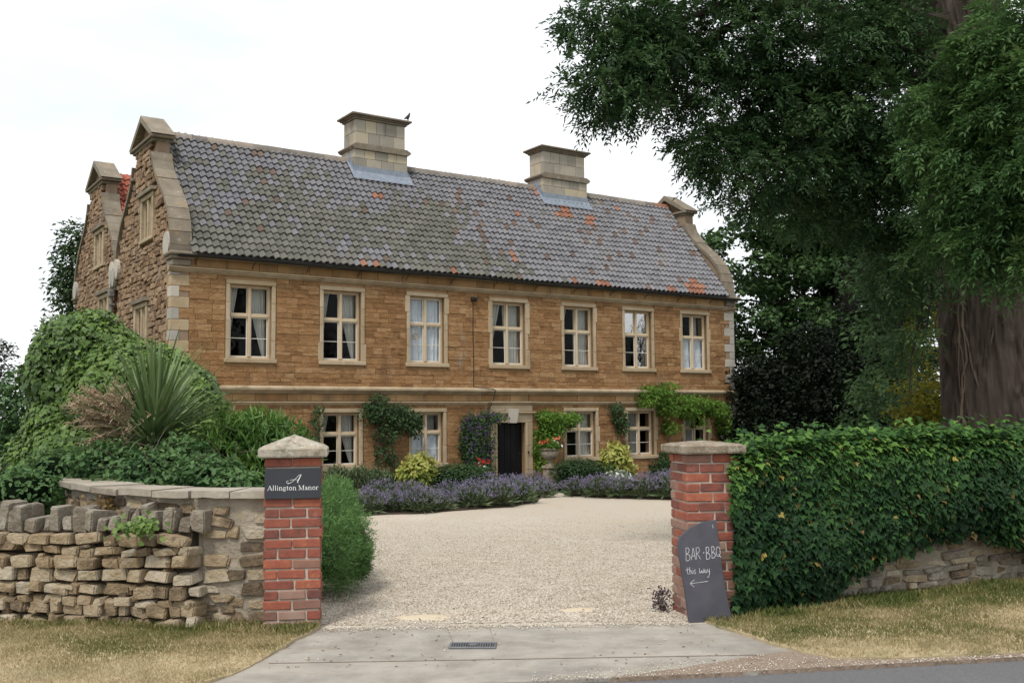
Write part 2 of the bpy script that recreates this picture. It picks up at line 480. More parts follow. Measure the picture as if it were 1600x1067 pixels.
def blockmesh(seed, g=2, rnd=.12, jit=.05, front=1.0):
    """unit block on a (g+1)^3 surface grid with rounded, uneven edges"""
    rs = random.Random(seed)
    ids = {}
    V = []
    F = []
    off = Vector((rs.random() * 50, rs.random() * 50, rs.random() * 50))
    def vid(i, j, k):
        key = (i, j, k)
        if key not in ids:
            p = Vector((i / g - .5, j / g - .5, k / g - .5)) * 2
            sph = p.normalized() * 1.18
            m = max(abs(c) for c in p)
            ne = sum(1 for c in p if abs(c) > .99)
            w = rnd * (0 if ne == 1 else 1 if ne == 2 else 1.6)
            p = p.lerp(sph, min(.9, w * 2.0))
            nv = mnoise.noise_vector(p * 1.1 + off)
            p = p + Vector(nv) * jit * 2
            ids[key] = len(V)
            V.append(tuple(p * .5))
        return ids[key]
    for ax in range(3):
        for e in (0, g):
            for a in range(g):
                for b in range(g):
                    c = []
                    for da, db in ((0, 0), (1, 0), (1, 1), (0, 1)):
                        t = [0, 0, 0]
                        t[ax] = e
                        t[(ax + 1) % 3] = a + da
                        t[(ax + 2) % 3] = b + db
                        c.append(vid(*t))
                    F.append(tuple(c) if e else tuple(reversed(c)))
    return np.array(V), F
def rockmesh(seed, nx=9, bev=.07, jit=.10, seg=1):
    """unit stone: jittered corners and extra points on the faces, wrapped in a hull, edges worn"""
    import bmesh
    rs = random.Random(seed)
    bm = bmesh.new()
    for sx in (-1, 1):
        for sy in (-1, 1):
            for sz in (-1, 1):
                bm.verts.new((sx * .5 * (1 - abs(rs.gauss(0, jit * 1.3))), sy * .5 * (1 - abs(rs.gauss(0, jit * .6))), sz * .5 * (1 - abs(rs.gauss(0, jit * 1.3)))))
    for _ in range(nx):
        p = [rs.uniform(-.42, .42) for _ in range(3)]
        k = rs.randrange(3)
        p[k] = rs.choice((-.5, .5)) * rs.uniform(.94, 1.04)
        bm.verts.new(p)
    r = bmesh.ops.convex_hull(bm, input=bm.verts)
    bmesh.ops.delete(bm, geom=[g for g in r['geom_interior'] if isinstance(g, bmesh.types.BMVert)], context='VERTS')
    bmesh.ops.dissolve_limit(bm, angle_limit=R(9), verts=bm.verts[:], edges=bm.edges[:])
    bmesh.ops.bevel(bm, geom=[e for e in bm.edges], offset=bev, segments=seg, affect='EDGES', clamp_overlap=True)
    bmesh.ops.recalc_face_normals(bm, faces=bm.faces[:])
    bm.verts.ensure_lookup_table()
    for i, v in enumerate(bm.verts):
        v.index = i
    V = np.array([tuple(v.co) for v in bm.verts])
    F = [tuple(v.index for v in f.verts) for f in bm.faces]
    bm.free()
    return V, F
_pools = {}
def pool(kind, m):
    key = (kind, m)
    if key not in _pools:
        shapes = POOL_SHAPES[kind]
        _pools[key] = [newmesh(kind, V, F, m, 0.0, None, sm) for V, F, sm in shapes]
    return _pools[key]
POOL_SHAPES = {
    'ashlar': [(*blockmesh(i, 2, .010, .022), False) for i in range(8)],
    'rubble': [(*blockmesh(20 + i, 3, .16, .14), True) for i in range(10)],
    'field': [(*rockmesh(40 + i, 8, .075, .15, 2), False) for i in range(24)],
}
def pieces(plist, parent, name, limit=300, rest_name=None):
    """plist: (kind, variant, material, 4x4 local matrix). The largest in the picture become parts of their own, the rest one part."""
    Mp = parent.matrix_world if parent.parent is None else parent.parent.matrix_basis @ parent.matrix_basis
    Mp = parent.matrix_basis if parent.parent is None else Mp
    cinv = cam.matrix_world.inverted()
    sc = []
    for p in plist:
        w = Mp @ p[3].translation
        c = cinv @ w
        s = max(p[3].col[i].length for i in range(3))
        vis = 0.0
        if c.z < 0:
            x = c.x / -c.z * FPX
            y = c.y / -c.z * FPX
            vis = s / -c.z * (1.0 if abs(x) < 830 and abs(y) < 560 else .02)
        sc.append(vis)
    order = sorted(range(len(plist)), key=lambda i: -sc[i])
    for i in order[:limit]:
        k, var, m, Mx = plist[i]
        ms = pool(k, m)
        o = bpy.data.objects.new(name, ms[var % len(ms)])
        link(o, parent)
        o.matrix_local = Mx
    rest = order[limit:]
    if rest:
        mats = sorted({plist[i][2] for i in rest})
        V, F, T, FM = [], [], [], []
        n = 0
        for i in rest:
            k, var, m, Mx = plist[i]
            sv, sf, _ = POOL_SHAPES[k][var % len(POOL_SHAPES[k])]
            A = np.array(Mx)
            V.append(np.asarray(sv) @ A[:3, :3].T + A[:3, 3])
            t = random.random()
            for f in sf:
                F.append(tuple(j + n for j in f))
                T.append(t)
                FM.append(mats.index(m))
            n += len(sv)
        o = obj(rest_name or name, np.concatenate(V), F, mats, parent, T, FM, POOL_SHAPES[plist[0][0]][0][2])
        o['kind'] = 'stuff'
def MX(loc, scale=(1, 1, 1), rot=(0, 0, 0)):
    from mathutils import Euler
    return Matrix.Translation(loc) @ Euler(rot).to_matrix().to_4x4() @ Matrix.Diagonal((*scale, 1))

# ------------------------------------------------------------------ leaves
LEAF = {   # template verts (x across, y along, z lift) and faces
    'blade': (np.array([(0, 0, 0), (.5, .45, .10), (0, 1, -.05), (-.5, .45, .10)]), np.array([(0, 1, 2), (0, 2, 3)])),
    'oval': (np.array([(0, 0, 0), (.42, .3, .07), (.40, .7, .05), (0, 1, -.08), (-.40, .7, .05), (-.42, .3, .07)]), np.array([(0, 1, 2), (0, 2, 3), (0, 3, 4), (0, 4, 5)])),
    'ivy': (np.array([(0, .05, .0), (.32, -.08, .02), (.55, .34, .03), (.27, .52, .07), (0, 1, -.06), (-.27, .52, .07), (-.55, .34, .03), (-.32, -.08, .02)]),
            np.array([(0, 1, 2), (0, 2, 3), (0, 3, 4), (0, 4, 5), (0, 5, 6), (0, 6, 7)])),
    'maple': (np.array([(0, 0, 0), (.5, .12, .02), (.62, .55, -.04), (.25, .60, .06), (0, 1, -.08), (-.25, .60, .06), (-.62, .55, -.04), (-.5, .12, .02)]),
              np.array([(0, 1, 2), (0, 2, 3), (0, 3, 4), (0, 4, 5), (0, 5, 6), (0, 6, 7)])),
}
def nrm(a):
    return a / np.maximum(1e-9, np.linalg.norm(a, axis=-1, keepdims=True))
def leafarr(P, N, D, size, width, kind='blade'):
    """P positions, N leaf normals, D growing directions, size lengths"""
    P = np.asarray(P, float)
    n = len(P)
    N = nrm(np.asarray(N, float))
    D = np.asarray(D, float)
    D = nrm(D - N * (D * N).sum(1, keepdims=True) + 1e-6)
    X = np.cross(D, N)
    tv, tf = LEAF[kind]
    sz = np.broadcast_to(np.asarray(size, float), (n,))[:, None, None]
    V = P[:, None, :] + sz * (tv[None, :, 0:1] * width * X[:, None, :] + tv[None, :, 1:2] * D[:, None, :] + tv[None, :, 2:3] * N[:, None, :])
    F = (np.arange(n) * len(tv))[:, None, None] + tf[None]
    return V.reshape(-1, 3), F.reshape(-1, 3), len(tf)
def leafobj(name, P, N, D, size, width, kind, m, parent=None, tint=None, stuff=True):
    V, F, k = leafarr(P, N, D, size, width, kind)
    t = rng.random(len(P)) if tint is None else tint
    o = obj(name, V, F, m, parent, np.repeat(t, k), None, False)
    if stuff:
        o['kind'] = 'stuff'
    return o
def rdir(n):
    return nrm(rng.normal(size=(n, 3)))
def shell(c, r, n, lo=.75, hi=1.0, zmin=-1.0, bump=.0, bf=2.0):
    """points near the skin of an ellipsoid with outward normals; bump makes the outline uneven"""
    d = rdir(int(n * 2.5) + 10)
    d = d[d[:, 2] > zmin][:n]
    k = rng.uniform(lo, hi, (len(d), 1))
    if bump:
        o = rng.random(3) * 20
        bb = np.array([mnoise.noise(Vector(x * bf + o)) for x in d])[:, None]
        k = k * (1 + bump * bb)
    r = np.asarray(r, float)
    return np.asarray(c, float) + d * r * k, nrm(d / r)
def ground_mesh(name, xs, ys, zf, m, inside=None, smooth=True):
    xs = list(xs)
    ys = list(ys)
    V = [(x, y, zf(x, y)) for y in ys for x in xs]
    n = len(xs)
    F = []
    for j in range(len(ys) - 1):
        for i in range(n - 1):
            if inside is None or inside((xs[i] + xs[i + 1]) / 2, (ys[j] + ys[j + 1]) / 2):
                F.append((j * n + i, j * n + i + 1, (j + 1) * n + i + 1, (j + 1) * n + i))
    return obj(name, V, F, m, None, 0.0, None, smooth)
def inpoly_np(poly, P):
    c = np.zeros(len(P), bool)
    x, y = P[:, 0], P[:, 1]
    j = len(poly) - 1
    for i in range(len(poly)):
        xi, yi = poly[i]
        xj, yj = poly[j]
        if yi != yj:
            c ^= ((yi > y) != (yj > y)) & (x < (xj - xi) * (y - yi) / (yj - yi) + xi)
        j = i
    return c
def inpoly(poly):
    def f(x, y):
        c = False
        j = len(poly) - 1
        for i in range(len(poly)):
            xi, yi = poly[i]
            xj, yj = poly[j]
            if (yi > y) != (yj > y) and x < (xj - xi) * (y - yi) / (yj - yi) + xi:
                c = not c
            j = i
        return c
    return f
# ================================================================== GROUND
def gnd(x, y, z=0.0):
    r = ray(x, y)
    return Vector((0, 0, CAM_H)) + r * ((z - CAM_H) / r.z)
def sheet(name, pts, z, m):
    """flat polygon sheet"""
    pts = ragged(pts, .012)
    n = len(pts)
    F = [tuple(range(n))] + [(i, (i + 1) % n, (i + 1) % n + n, i + n)[::-1] for i in range(n)]
    return obj(name, [(p[0], p[1], z) for p in pts] + [(p[0], p[1], z - .07) for p in pts], F, m, None, 0.0)
def ragged(pts, amp, step=.07):
    """the same outline, resampled and slightly uneven"""
    out = []
    for i, p in enumerate(pts):
        q = pts[(i + 1) % len(pts)]
        L = math.hypot(q[0] - p[0], q[1] - p[1])
        k = max(1, min(60, int(L / step)))
        for j in range(k):
            t = j / k
            x, y = p[0] + (q[0] - p[0]) * t, p[1] + (q[1] - p[1]) * t
            out.append((x + amp * (fbm(x, y, 7, 1) + .6 * fbm(x, y, 19, 2)), y + amp * (fbm(x, y, 7, 4) + .6 * fbm(x, y, 19, 6))))
    return out
def fbm(x, y, s, o=0):
    return mnoise.noise(Vector((x * s + o, y * s - o, 3.3 + o)))
gx = [-2500, -800, -250, -90, -45, -30] + [x * 1.0 for x in range(-20, 21)] + [30, 45, 90, 250, 800, 2500]
gy = [-800, -120, -30] + [x * 1.0 for x in range(-6, 48)] + [60, 90, 160, 400, 1200, 4000]
tag(ground_mesh('ground', gx, gy, lambda x, y: gz(x, y) - .06, 'field'), kind='structure')
RD0, RDS = 6.31, .155                    # edge of the road: y = RD0 + RDS * x
road_y = lambda x: RD0 + RDS * x + .03 * fbm(x, 0, 1.1, 9)
rx = [-30, -15, -6] + [i * .25 for i in range(-16, 33)] + [12, 20, 40]
V = [(x, road_y(x) + .05, -.004) for x in rx] + [(x, RD0 + RDS * x - 6.5, -.004) for x in rx]
n = len(rx)
tag(obj('road', V, [(i, i + n, i + n + 1, i + 1)[::-1] for i in range(n - 1)], 'asphalt', None, 0.0), kind='structure')
# gravel drive
GP = [(-1.75, 7.2), (1.45, 7.4), (1.6, 8.2), (2.2, 9.2), (4.5, 11), (7.5, 13.5), (12, 22), (13, 38), (-8, 32), (-10, 24), (-5.5, 18), (-2.4, 12.5), (-1.9, 9)]
ipg = inpoly(GP)
gravel_z = lambda x, y: gz(x, y) + .02 + .012 * fbm(x, y, 1.3) + .006 * fbm(x, y, 4.0, 5) if y > 8.05 else .0 + .02 * max(0, y - 7.6)
tag(ground_mesh('gravel_drive', np.arange(-10, 13.1, .2), np.arange(7.1, 38, .2), gravel_z, 'gravel_bed', ipg), kind='structure')
# concrete crossover between the gate and the road
ap = [gnd(*p) for p in [(500, 987), (472, 1001), (440, 1020), (398, 1042), (345, 1068)]]
apl = [(p.x, p.y) for p in ap]
lft = [(apl[-1][0] - .25, road_y(apl[-1][0] - .25) + .0)]
rgt = [(gnd(*p).x, gnd(*p).y) for p in [(1240, 1025), (1180, 1006), (1118, 984), (1080, 972)]]
bot = [(x, road_y(x)) for x in np.linspace(lft[0][0] + .2, 1.35, 14)]
frt = [(gnd(*p).x, gnd(*p).y) for p in [(1000, 974), (930, 976), (850, 973), (760, 977), (690, 979), (620, 978), (560, 983)]]
apron = lft + bot + [(1.75, 6.72)] + rgt + frt + apl
apron = [(p[0] + .008 * fbm(p[0] * 5, p[1] * 5, 1.0), p[1]) for p in apron]
tag(sheet('concrete_crossover', [(x - .14 if x < -1.3 else (x + .16 if x > 1.2 and y < 7.95 else x), y) for x, y in apron], .016, 'concrete'), kind='structure')
def strip(name, a, b, w, z, m):
    a, b = Vector((a[0], a[1], z)), Vector((b[0], b[1], z))
    d = (b - a).normalized()
    s = Vector((-d.y, d.x, 0)) * w / 2
    return obj(name, [a - s, b - s, b + s, a + s], [(0, 1, 2, 3)], m, None, 0.0)
g2 = lambda x, y: (gnd(x, y).x, gnd(x, y).y)
for a, b in (((696, 980), (708, 1006)), ((763, 978), (772, 1006))):
    o = strip('expansion_joint', g2(*a), g2(*b), .005, .0185, 'verge_grit')
    tag(o, kind='structure')
o = strip('expansion_joint', g2(420, 1040), g2(1235, 1026), .012, .0195, 'verge_grit')
tag(o, kind='structure')
# gritty strip beside the road
gp = [(x, road_y(x) - .02) for x in np.linspace(.6, 6.5, 26)]
gp2 = [(x, road_y(x) + (.30 + .16 * max(0, 1 - abs(x - 1.7) / 1.3) + .05 * fbm(x, 1, 2.5)) * min(1, max(.02, (x - .6) / 1.2))) for x in np.linspace(6.5, .6, 26)]
tag(sheet('gritty_verge_edge', gp + gp2, .022, 'verge_grit'), kind='structure')

# drain cover set in the concrete
dc = gnd(739, 1013)
dr = empty('drain_cover', (dc.x, dc.y, .016), R(-2))
tag(dr, 'ribbed grey iron drain cover set in the concrete crossover', 'drain cover')
MB().box(-.16, .16, -.078, .078, .0, .004).build('pit_shadow', 'soil', dr)
fr = MB()
fr.bbox(-.165, .165, -.083, -.066, 0, .014, .003).bbox(-.165, .165, .066, .083, 0, .014, .003)
fr.bbox(-.165, -.148, -.066, .066, 0, .014, .003).bbox(.148, .165, -.066, .066, 0, .014, .003)
fr.build('frame', 'drain_iron', dr)
for i in range(17):
    x = -.138 + i * .01725
    MB().bbox(x - .0052, x + .0052, -.066, .066, .002, .012, .002).build('bar', 'drain_iron', dr)
MB().lathe([(.030, .0125), (.030, .0155), (.012, .017)], 12).build('centre_boss', 'drain_iron', dr)

# ------------------------------------------------------------------ verges
WL0, WL1 = Vector((-5.6, 8.62, 0)), Vector((-1.93, 7.86, 0))      # foot of the left wall
WR0, WR1 = Vector((1.74, 8.27, 0)), Vector((7.2, 10.78, 0))       # foot of the right wall
vl = [(WL0.x - 3, WL0.y + .9), (WL0.x, WL0.y + .25), (WL1.x, WL1.y + .25), (-1.60, 8.0), (-1.50, 7.96)] + [(p[0] - .004, p[1]) for p in apl] + [(apl[-1][0] - .3, road_y(apl[-1][0] - .3)), (-9, road_y(-9))]
rv = [(1.62, 8.20), (1.44, 8.08), (1.40, 8.02)] + [(gnd(*p).x, gnd(*p).y) for p in [(1100, 975), (1160, 997), (1240, 1021), (1304, 1035), (1400, 1035), (1500, 1031), (1600, 1026)]] + [(4.6, 7.04), (8.0, 7.7), (9.5, 11.9), (WR1.x, WR1.y + .3), (WR0.x + .1, WR0.y + .3)]
def vz(x, y):
    return .022 + .020 * fbm(x, y, 1.5, 3) + .01
ipl, ipr = inpoly(vl), inpoly(rv)
def clip_mesh(name, poly, m):
    """sheet following the outline exactly: fan-free fill through bmesh, then gentle relief"""
    import bmesh
    bm = bmesh.new()
    vs = [bm.verts.new((p[0], p[1], 0)) for p in ragged(poly, .028)]
    f = bm.faces.new(vs)
    bmesh.ops.triangulate(bm, faces=[f])
    inner = [e for e in bm.edges if not e.is_boundary]
    bmesh.ops.subdivide_edges(bm, edges=inner, cuts=4, use_grid_fill=True)
    bmesh.ops.triangulate(bm, faces=[f for f in bm.faces if len(f.verts) > 4])
    for v in bm.verts:
        v.co.z = vz(v.co.x, v.co.y)
    bm.normal_update()
    for f in bm.faces:
        if f.normal.z < 0:
            f.normal_flip()
    ext = bmesh.ops.extrude_edge_only(bm, edges=[e for e in bm.edges if e.is_boundary])
    for v in [g for g in ext['geom'] if isinstance(g, bmesh.types.BMVert)]:
        v.co.z -= .08
    me = bpy.data.meshes.new(name)
    bm.to_mesh(me)
    bm.free()
    me.materials.append(MATS[m])
    return tag(link(bpy.data.objects.new(name, me)), kind='structure')
clip_mesh('grass_verge', vl, 'verge_soil')
clip_mesh('grass_verge', rv, 'verge_soil')
def blades(name, ip, box, n, label, edge):
    P = np.column_stack([rng.uniform(box[0], box[1], n), rng.uniform(box[2], box[3], n)])
    # denser, greener and longer towards the wall
    keep = []
    T = []
    H = []
    P = P[inpoly_np(ip, P)]
    for x, y in P:
        d = edge(x, y)                     # 0 at the wall, growing to the road
        patch = fbm(x, y, 1.1, 2) * .6 + fbm(x, y, 3.2, 7) * .35
        dry = min(1, max(0, (.38 if x < 0 else .20) + d * .62 + patch * .75))
        if random.random() < .10 + .35 * max(0, patch) * dry:
            continue
        keep.append((x, y, vz(x, y) - .004))
        T.append(min(1, max(0, dry + random.gauss(0, .14))))
        H.append(random.uniform(.014, .034) * (1.5 - .6 * dry) * (1.7 if d < .12 and random.random() < .5 else 1))
    P = np.array(keep)
    m = len(P)
    D = nrm(np.column_stack([rng.normal(0, .55, m), rng.normal(0, .55, m), np.ones(m)]))
    N = nrm(np.cross(D, rdir(m)))
    V, F, k = leafarr(P, N, D, np.array(H), .16, 'blade')
    o = obj(name, V, F, 'grass_blade', None, np.repeat(np.array(T), k))
    tag(o, label, 'grass', kind='stuff')
def line_d(a, b, scale):
    d = (b - a).normalized()
    nn = Vector((-d.y, d.x))
    return lambda x, y: max(0, -((x - a.x) * nn.x + (y - a.y) * nn.y)) / scale
ipl, ipr = ragged(vl, .028), ragged(rv, .028)
blades('mown_grass', ipl, (-5.2, -1.4, 6.2, 8.7), 95000, 'short half-dry grass on the verge below the dry stone wall', line_d(WL0, WL1, 1.5))
blades('mown_grass', ipr, (1.3, 6.0, 6.4, 10.4), 120000, 'short green and straw-coloured grass below the ivy-covered wall', line_d(WR0, WR1, 2.3))

# ------------------------------------------------------------------ loose pebbles on the drive and beside the road
def octa(P, S, name, m, label):
    n = len(P)
    base = np.array([(1, 0, 0), (0, 1, 0), (-1, 0, 0), (0, -1, 0), (0, 0, .7), (0, 0, -.5)], float)
    f = np.array([(0, 1, 4), (1, 2, 4), (2, 3, 4), (3, 0, 4), (1, 0, 5), (2, 1, 5), (3, 2, 5), (0, 3, 5)])
    a = rng.uniform(0, 6.28, n)
    ca, sa = np.cos(a), np.sin(a)
    asp = rng.uniform(.55, 1.0, (n, 1))
    B = np.repeat(base[None], n, 0) * (1 + rng.normal(0, .16, (n, 6, 3)))
    B[:, :, 1] *= asp
    x = B[:, :, 0] * ca[:, None] - B[:, :, 1] * sa[:, None]
    y = B[:, :, 0] * sa[:, None] + B[:, :, 1] * ca[:, None]
    V = np.stack([x, y, B[:, :, 2]], 2) * S[:, None, None] + P[:, None, :]
    F = (np.arange(n) * 6)[:, None, None] + f[None]
    o = obj(name, V.reshape(-1, 3), F.reshape(-1, 3), m, None, np.repeat(rng.random(n), 8))
    tag(o, label, 'gravel', kind='stuff')
def scatter(n, y0, y1, s0, s1):
    out, S = [], []
    while len(out) < n:
        y = y0 + (y1 - y0) * (1 - (1 - random.random()) ** .36)
        x = random.uniform(-.24 * y - .3, .19 * y + .3)
        if not ipg(x, y) or y < 7.95 + .03 * x:
            continue
        out.append((x, y, gravel_z(x, y) + .002))
        S.append(random.uniform(s0, s1))
    return np.array(out), np.array(S)
P, S = scatter(82000, 7.98, 25, .0045, .0125)
octa(P, S, 'loose_pebbles', 'pebble', 'pale cream gravel spread over the drive inside the gate')
def spill(n, fx):
    out = [fx() for _ in range(n)]
    return np.array(out)
def road_grit():
    x = random.uniform(.1, 6.2)
    y = road_y(x) + abs(random.gauss(0, .10 + .14 * max(0, 1 - abs(x - 1.5)))) - .04
    return (x, y, .026)
P2 = spill(2600, road_grit)
octa(P2, rng.uniform(.003, .0085, len(P2)), 'road_grit', 'pebble', 'thin scatter of grit and pebbles along the road edge')
def apron_spill():
    x = random.uniform(-1.45, 1.35)
    return (x, 7.93 + .045 * x + .07 - abs(random.gauss(0, .07)) - (random.random() < .05) * random.random() * .9, .020)
P3 = spill(1700, apron_spill)
octa(P3, rng.uniform(.003, .011, len(P3)), 'spilt_gravel', 'pebble', 'gravel spilt from the drive onto the concrete edge')
# fallen leaves and twigs blown over the drive and the concrete
nl_ = 240
lx = rng.uniform(-1.7, 1.7, nl_)
ly = 6.7 + 6 * rng.random(nl_) ** 2
PL = np.array([(a, b, (gravel_z(a, b) + .012 if b > 8 else .021)) for a, b in zip(lx, ly)])
tag(leafobj('fallen_leaves', PL, rng.normal(0, .3, (nl_, 3)) + np.array([0, 0, 1]), rng.normal(0, 1, (nl_, 3)) * np.array([1, 1, .1]), rng.uniform(.010, .03, nl_), .5, 'oval', 'leaf_ivy_dead', None, rng.uniform(0, .35, nl_)), 'few dry brown leaves scattered over the drive and concrete', 'leaves')
# low heaps of sand left on the gravel
def sand_patch(cx, cy, rx_, ry_, label):
    V = [(cx, cy, gravel_z(cx, cy) + .012)]
    n = 28
    for ring in (.35, .7, 1.0):
        for k in range(n):
            a = 2 * math.pi * k / n
            w = ring * (1 + .22 * mnoise.noise(Vector((math.cos(a) * 1.6, math.sin(a) * 1.6, cx))))
            x, y = cx + rx_ * w * math.cos(a), cy + ry_ * w * math.sin(a)
            V.append((x, y, gravel_z(x, y) + (.010 if ring < .5 else .004 if ring < .9 else -.012)))
    F = [(0, 1 + k, 1 + (k + 1) % n) for k in range(n)]
    for r_ in range(2):
        F += [(1 + r_ * n + k, 1 + (r_ + 1) * n + k, 1 + (r_ + 1) * n + (k + 1) % n, 1 + r_ * n + (k + 1) % n) for k in range(n)]
    tag(obj('sand_patch', V, F, 'sand', None, 0.0, None, True), label, 'sand', kind='stuff')
c = gnd(665, 968)
sand_patch(c.x, c.y, .30, .17, 'smooth patch of yellow sand at the near edge of the gravel')
c = gnd(905, 956)
sand_patch(c.x, c.y, .20, .13, 'fainter patch of sand on the gravel towards the right pillar')
# ================================================================== MANOR HOUSE (local axes: x along the front, y into the house, z up)
house = empty('manor_house', (P0.x, P0.y, 0), YAW)
tag(house, 'two-storey ironstone manor house with pantiled roof, shaped gables and two chimneys', 'house')
HL, HB = 20.42, ZH - .1
WIN1 = [(1.53, 2.69), (4.19, 5.35), (6.92, 8.10), (9.82, 11.07), (12.60, 13.82), (15.18, 16.40), (17.84, 19.06)]
WIN0 = [(4.20, 5.30), (6.98, 8.05), (12.65, 13.87), (15.25, 16.43), (17.88, 19.02)]
Z1A, Z1B, Z0A, Z0B = 3.22, 5.20, .27, 1.77
DU0, DU1, DZ1 = 9.93, 11.02, 1.43
openings = [(a, b, Z1A, Z1B) for a, b in WIN1] + [(a, b, Z0A, Z0B) for a, b in WIN0] + [(DU0, DU1, HB - .1, DZ1)]
SW = .125
surr = [(a - SW, b + SW, z0 - .12, z1 + .12) for a, b, z0, z1 in openings[:-1]] + [(DU0 - .22, DU1 + .28, HB - .1, 2.0)]
us = sorted({0.0, HL} | {x for o in openings for x in o[:2]})
zs = sorted({HB, 5.86} | {z for o in openings for z in o[2:] if z > HB})
mb = MB()
for j in range(len(zs) - 1):
    run = None
    for i in range(len(us) - 1):
        uc, zc = (us[i] + us[i + 1]) / 2, (zs[j] + zs[j + 1]) / 2
        hole = any(a < uc < b and z0 < zc < z1 for a, b, z0, z1 in openings)
        if not hole:
            run = us[i] if run is None else run
        if run is not None and (hole or i == len(us) - 2):
            mb.box(run, us[i] if hole else us[i + 1], .022, .45, zs[j], zs[j + 1], .5)
            run = None
wall = mb.build('front_wall', 'ironstone_mortar', house)
def coursed(u0, u1, z0, z1, h, l, holes, rs, gap=.010):
    """courses of stones cut round the holes; returns rectangles"""
    out = []
    z = z0
    while z < z1 - .04:
        hh = rs.uniform(*h)
        if z1 - (z + hh) < h[0] * .6:
            hh = z1 - z
        za, zb = z, z + hh
        blk = sorted([(a, b) for a, b, c, d in holes if c < zb - .01 and d > za + .01])
        segs = []
        x = u0
        for a, b in blk:
            if a > x + .02:
                segs.append((x, a))
            x = max(x, b)
        if u1 > x + .02:
            segs.append((x, u1))
        for a, b in segs:
            x = a
            while x < b - .02:
                w = rs.uniform(*l)
                if b - (x + w) < l[0] * .7:
                    w = b - x
                out.append((x + gap / 2, x + w - gap / 2, za + gap / 2, zb - gap / 2))
                x += w
        z = zb
    return out
rs = random.Random(3)
quo = []
zq = HB
k = 0
while zq < 5.40:
    hq = .26 + .04 * rs.random()
    if zq < 2.0 < zq + hq + .1:
        hq = max(.15, 2.0 - zq)
    if 2.0 <= zq < 2.5:
        zq = 2.50
        continue
    quo.append((zq, min(5.40, zq + hq), k % 2))
    zq += hq
    k += 1
qh = []
for z0, z1, s in quo:
    qh += [(-.1, (.46 if s else .20) , z0, z1), (HL - (.48 if s else .22), HL + .1, z0, z1)]
st = coursed(0, HL, HB, 2.0, (.10, .19), (.20, .66), surr + qh, rs, .006) + coursed(0, HL, 2.50, 5.42, (.10, .19), (.20, .66), surr + qh, rs, .006)
pl = []
for a, b, c, d in st:
    pr = rs.uniform(0, .016)
    pl.append(('ashlar', rs.randrange(8), 'ironstone', MX(((a + b) / 2, .02 - pr, (c + d) / 2), (b - a, .06, d - c), (0, rs.gauss(0, .006), rs.gauss(0, .004)))))
pieces(pl, wall, 'stone', 300)
fz = coursed(0, HL, 2.09, 2.30, (.21, .21), (.5, 1.1), [(DU0 - .3, DU1 + .4, 1.9, 2.07)], rs) + coursed(0, HL, 5.56, 5.80, (.24, .24), (.5, .95), [], rs)
for a, b, c, d in fz:
    MB().bbox(a, b, -.005 - rs.uniform(0, .012), .05, c, d, .008).build('frieze_block', 'frieze_stone', wall)
# quoins
for z0, z1, s in quo:
    for side in (0, 1):
        a, b = (-.022, (.46 if s else .20)) if side == 0 else (HL - (.48 if s else .22), HL + .022)
        MB().bbox(a, b, -.022, .30 if not s else .2, z0 + .004, z1 - .004, .010).build('quoin', 'quoin_stone' if (side == 1 or s == 0 or z0 < 3.2) else 'dressed_stone', house)
# string course and cornices
def moulding(name, u0, u1, prof, m, segs=.0):
    u = u0
    while u < u1 - .01:
        w = rs.uniform(1.0, 1.9) if segs else u1 - u0
        if u1 - (u + w) < .7:
            w = u1 - u
        MB().prism(prof, u + .003, u + w - .003, 'u').build(name, m, house)
        u += w
moulding('string_course', -.10, HL + .10, [(.05, 2.30), (-.06, 2.30), (-.08, 2.335), (-.15, 2.36), (-.19, 2.40), (-.19, 2.445), (-.10, 2.49), (.05, 2.515)], 'moulding_stone', 1)
moulding('string_moulding', -.04, 9.62, [(.05, 1.985), (-.03, 1.985), (-.05, 2.03), (-.095, 2.045), (-.095, 2.075), (.05, 2.09)], 'dressed_stone', 1)
moulding('string_moulding', 11.42, HL + .06, [(.05, 1.985), (-.03, 1.985), (-.05, 2.03), (-.095, 2.045), (-.095, 2.075), (.05, 2.09)], 'dressed_stone', 1)
moulding('eaves_moulding', -.10, HL + .08, [(.05, 5.42), (-.04, 5.42), (-.055, 5.45), (-.10, 5.465), (-.105, 5.50), (-.15, 5.515), (-.15, 5.545), (.05, 5.565)], 'moulding_stone', 1)
moulding('eaves_cornice', -.06, HL + .06, [(.05, 5.80), (-.07, 5.80), (-.12, 5.845), (-.16, 5.86), (-.16, 5.89), (.05, 5.90)], 'moulding_stone', 1)
# gutter: half-round iron trough on brackets
gv = []
gf = []
gu = np.linspace(.1, HL + .12, 40)
for i, u in enumerate(gu):
    sag = .012 * math.sin(u * .9)
    for k in range(7):
        a = math.pi + math.pi * k / 6
        gv.append((u, -.245 + .062 * math.cos(a), 5.845 + sag + .062 * math.sin(a)))
    for k in range(7):
        a = 2 * math.pi - math.pi * k / 6
        gv.append((u, -.245 + .054 * math.cos(a), 5.846 + sag + .052 * math.sin(a)))
for i in range(39):
    for k in range(14):
        gf.append((i * 14 + k, i * 14 + (k + 1) % 14, (i + 1) * 14 + (k + 1) % 14, (i + 1) * 14 + k))
obj('gutter', gv, gf, 'iron_black', house, .5)
for u in np.arange(.6, HL, 1.55):
    MB().tube([(u, .0, 5.63), (u - .03, -.10, 5.70), (u, -.235, 5.785)], .011, 5).build('gutter_bracket', 'iron_black', house)

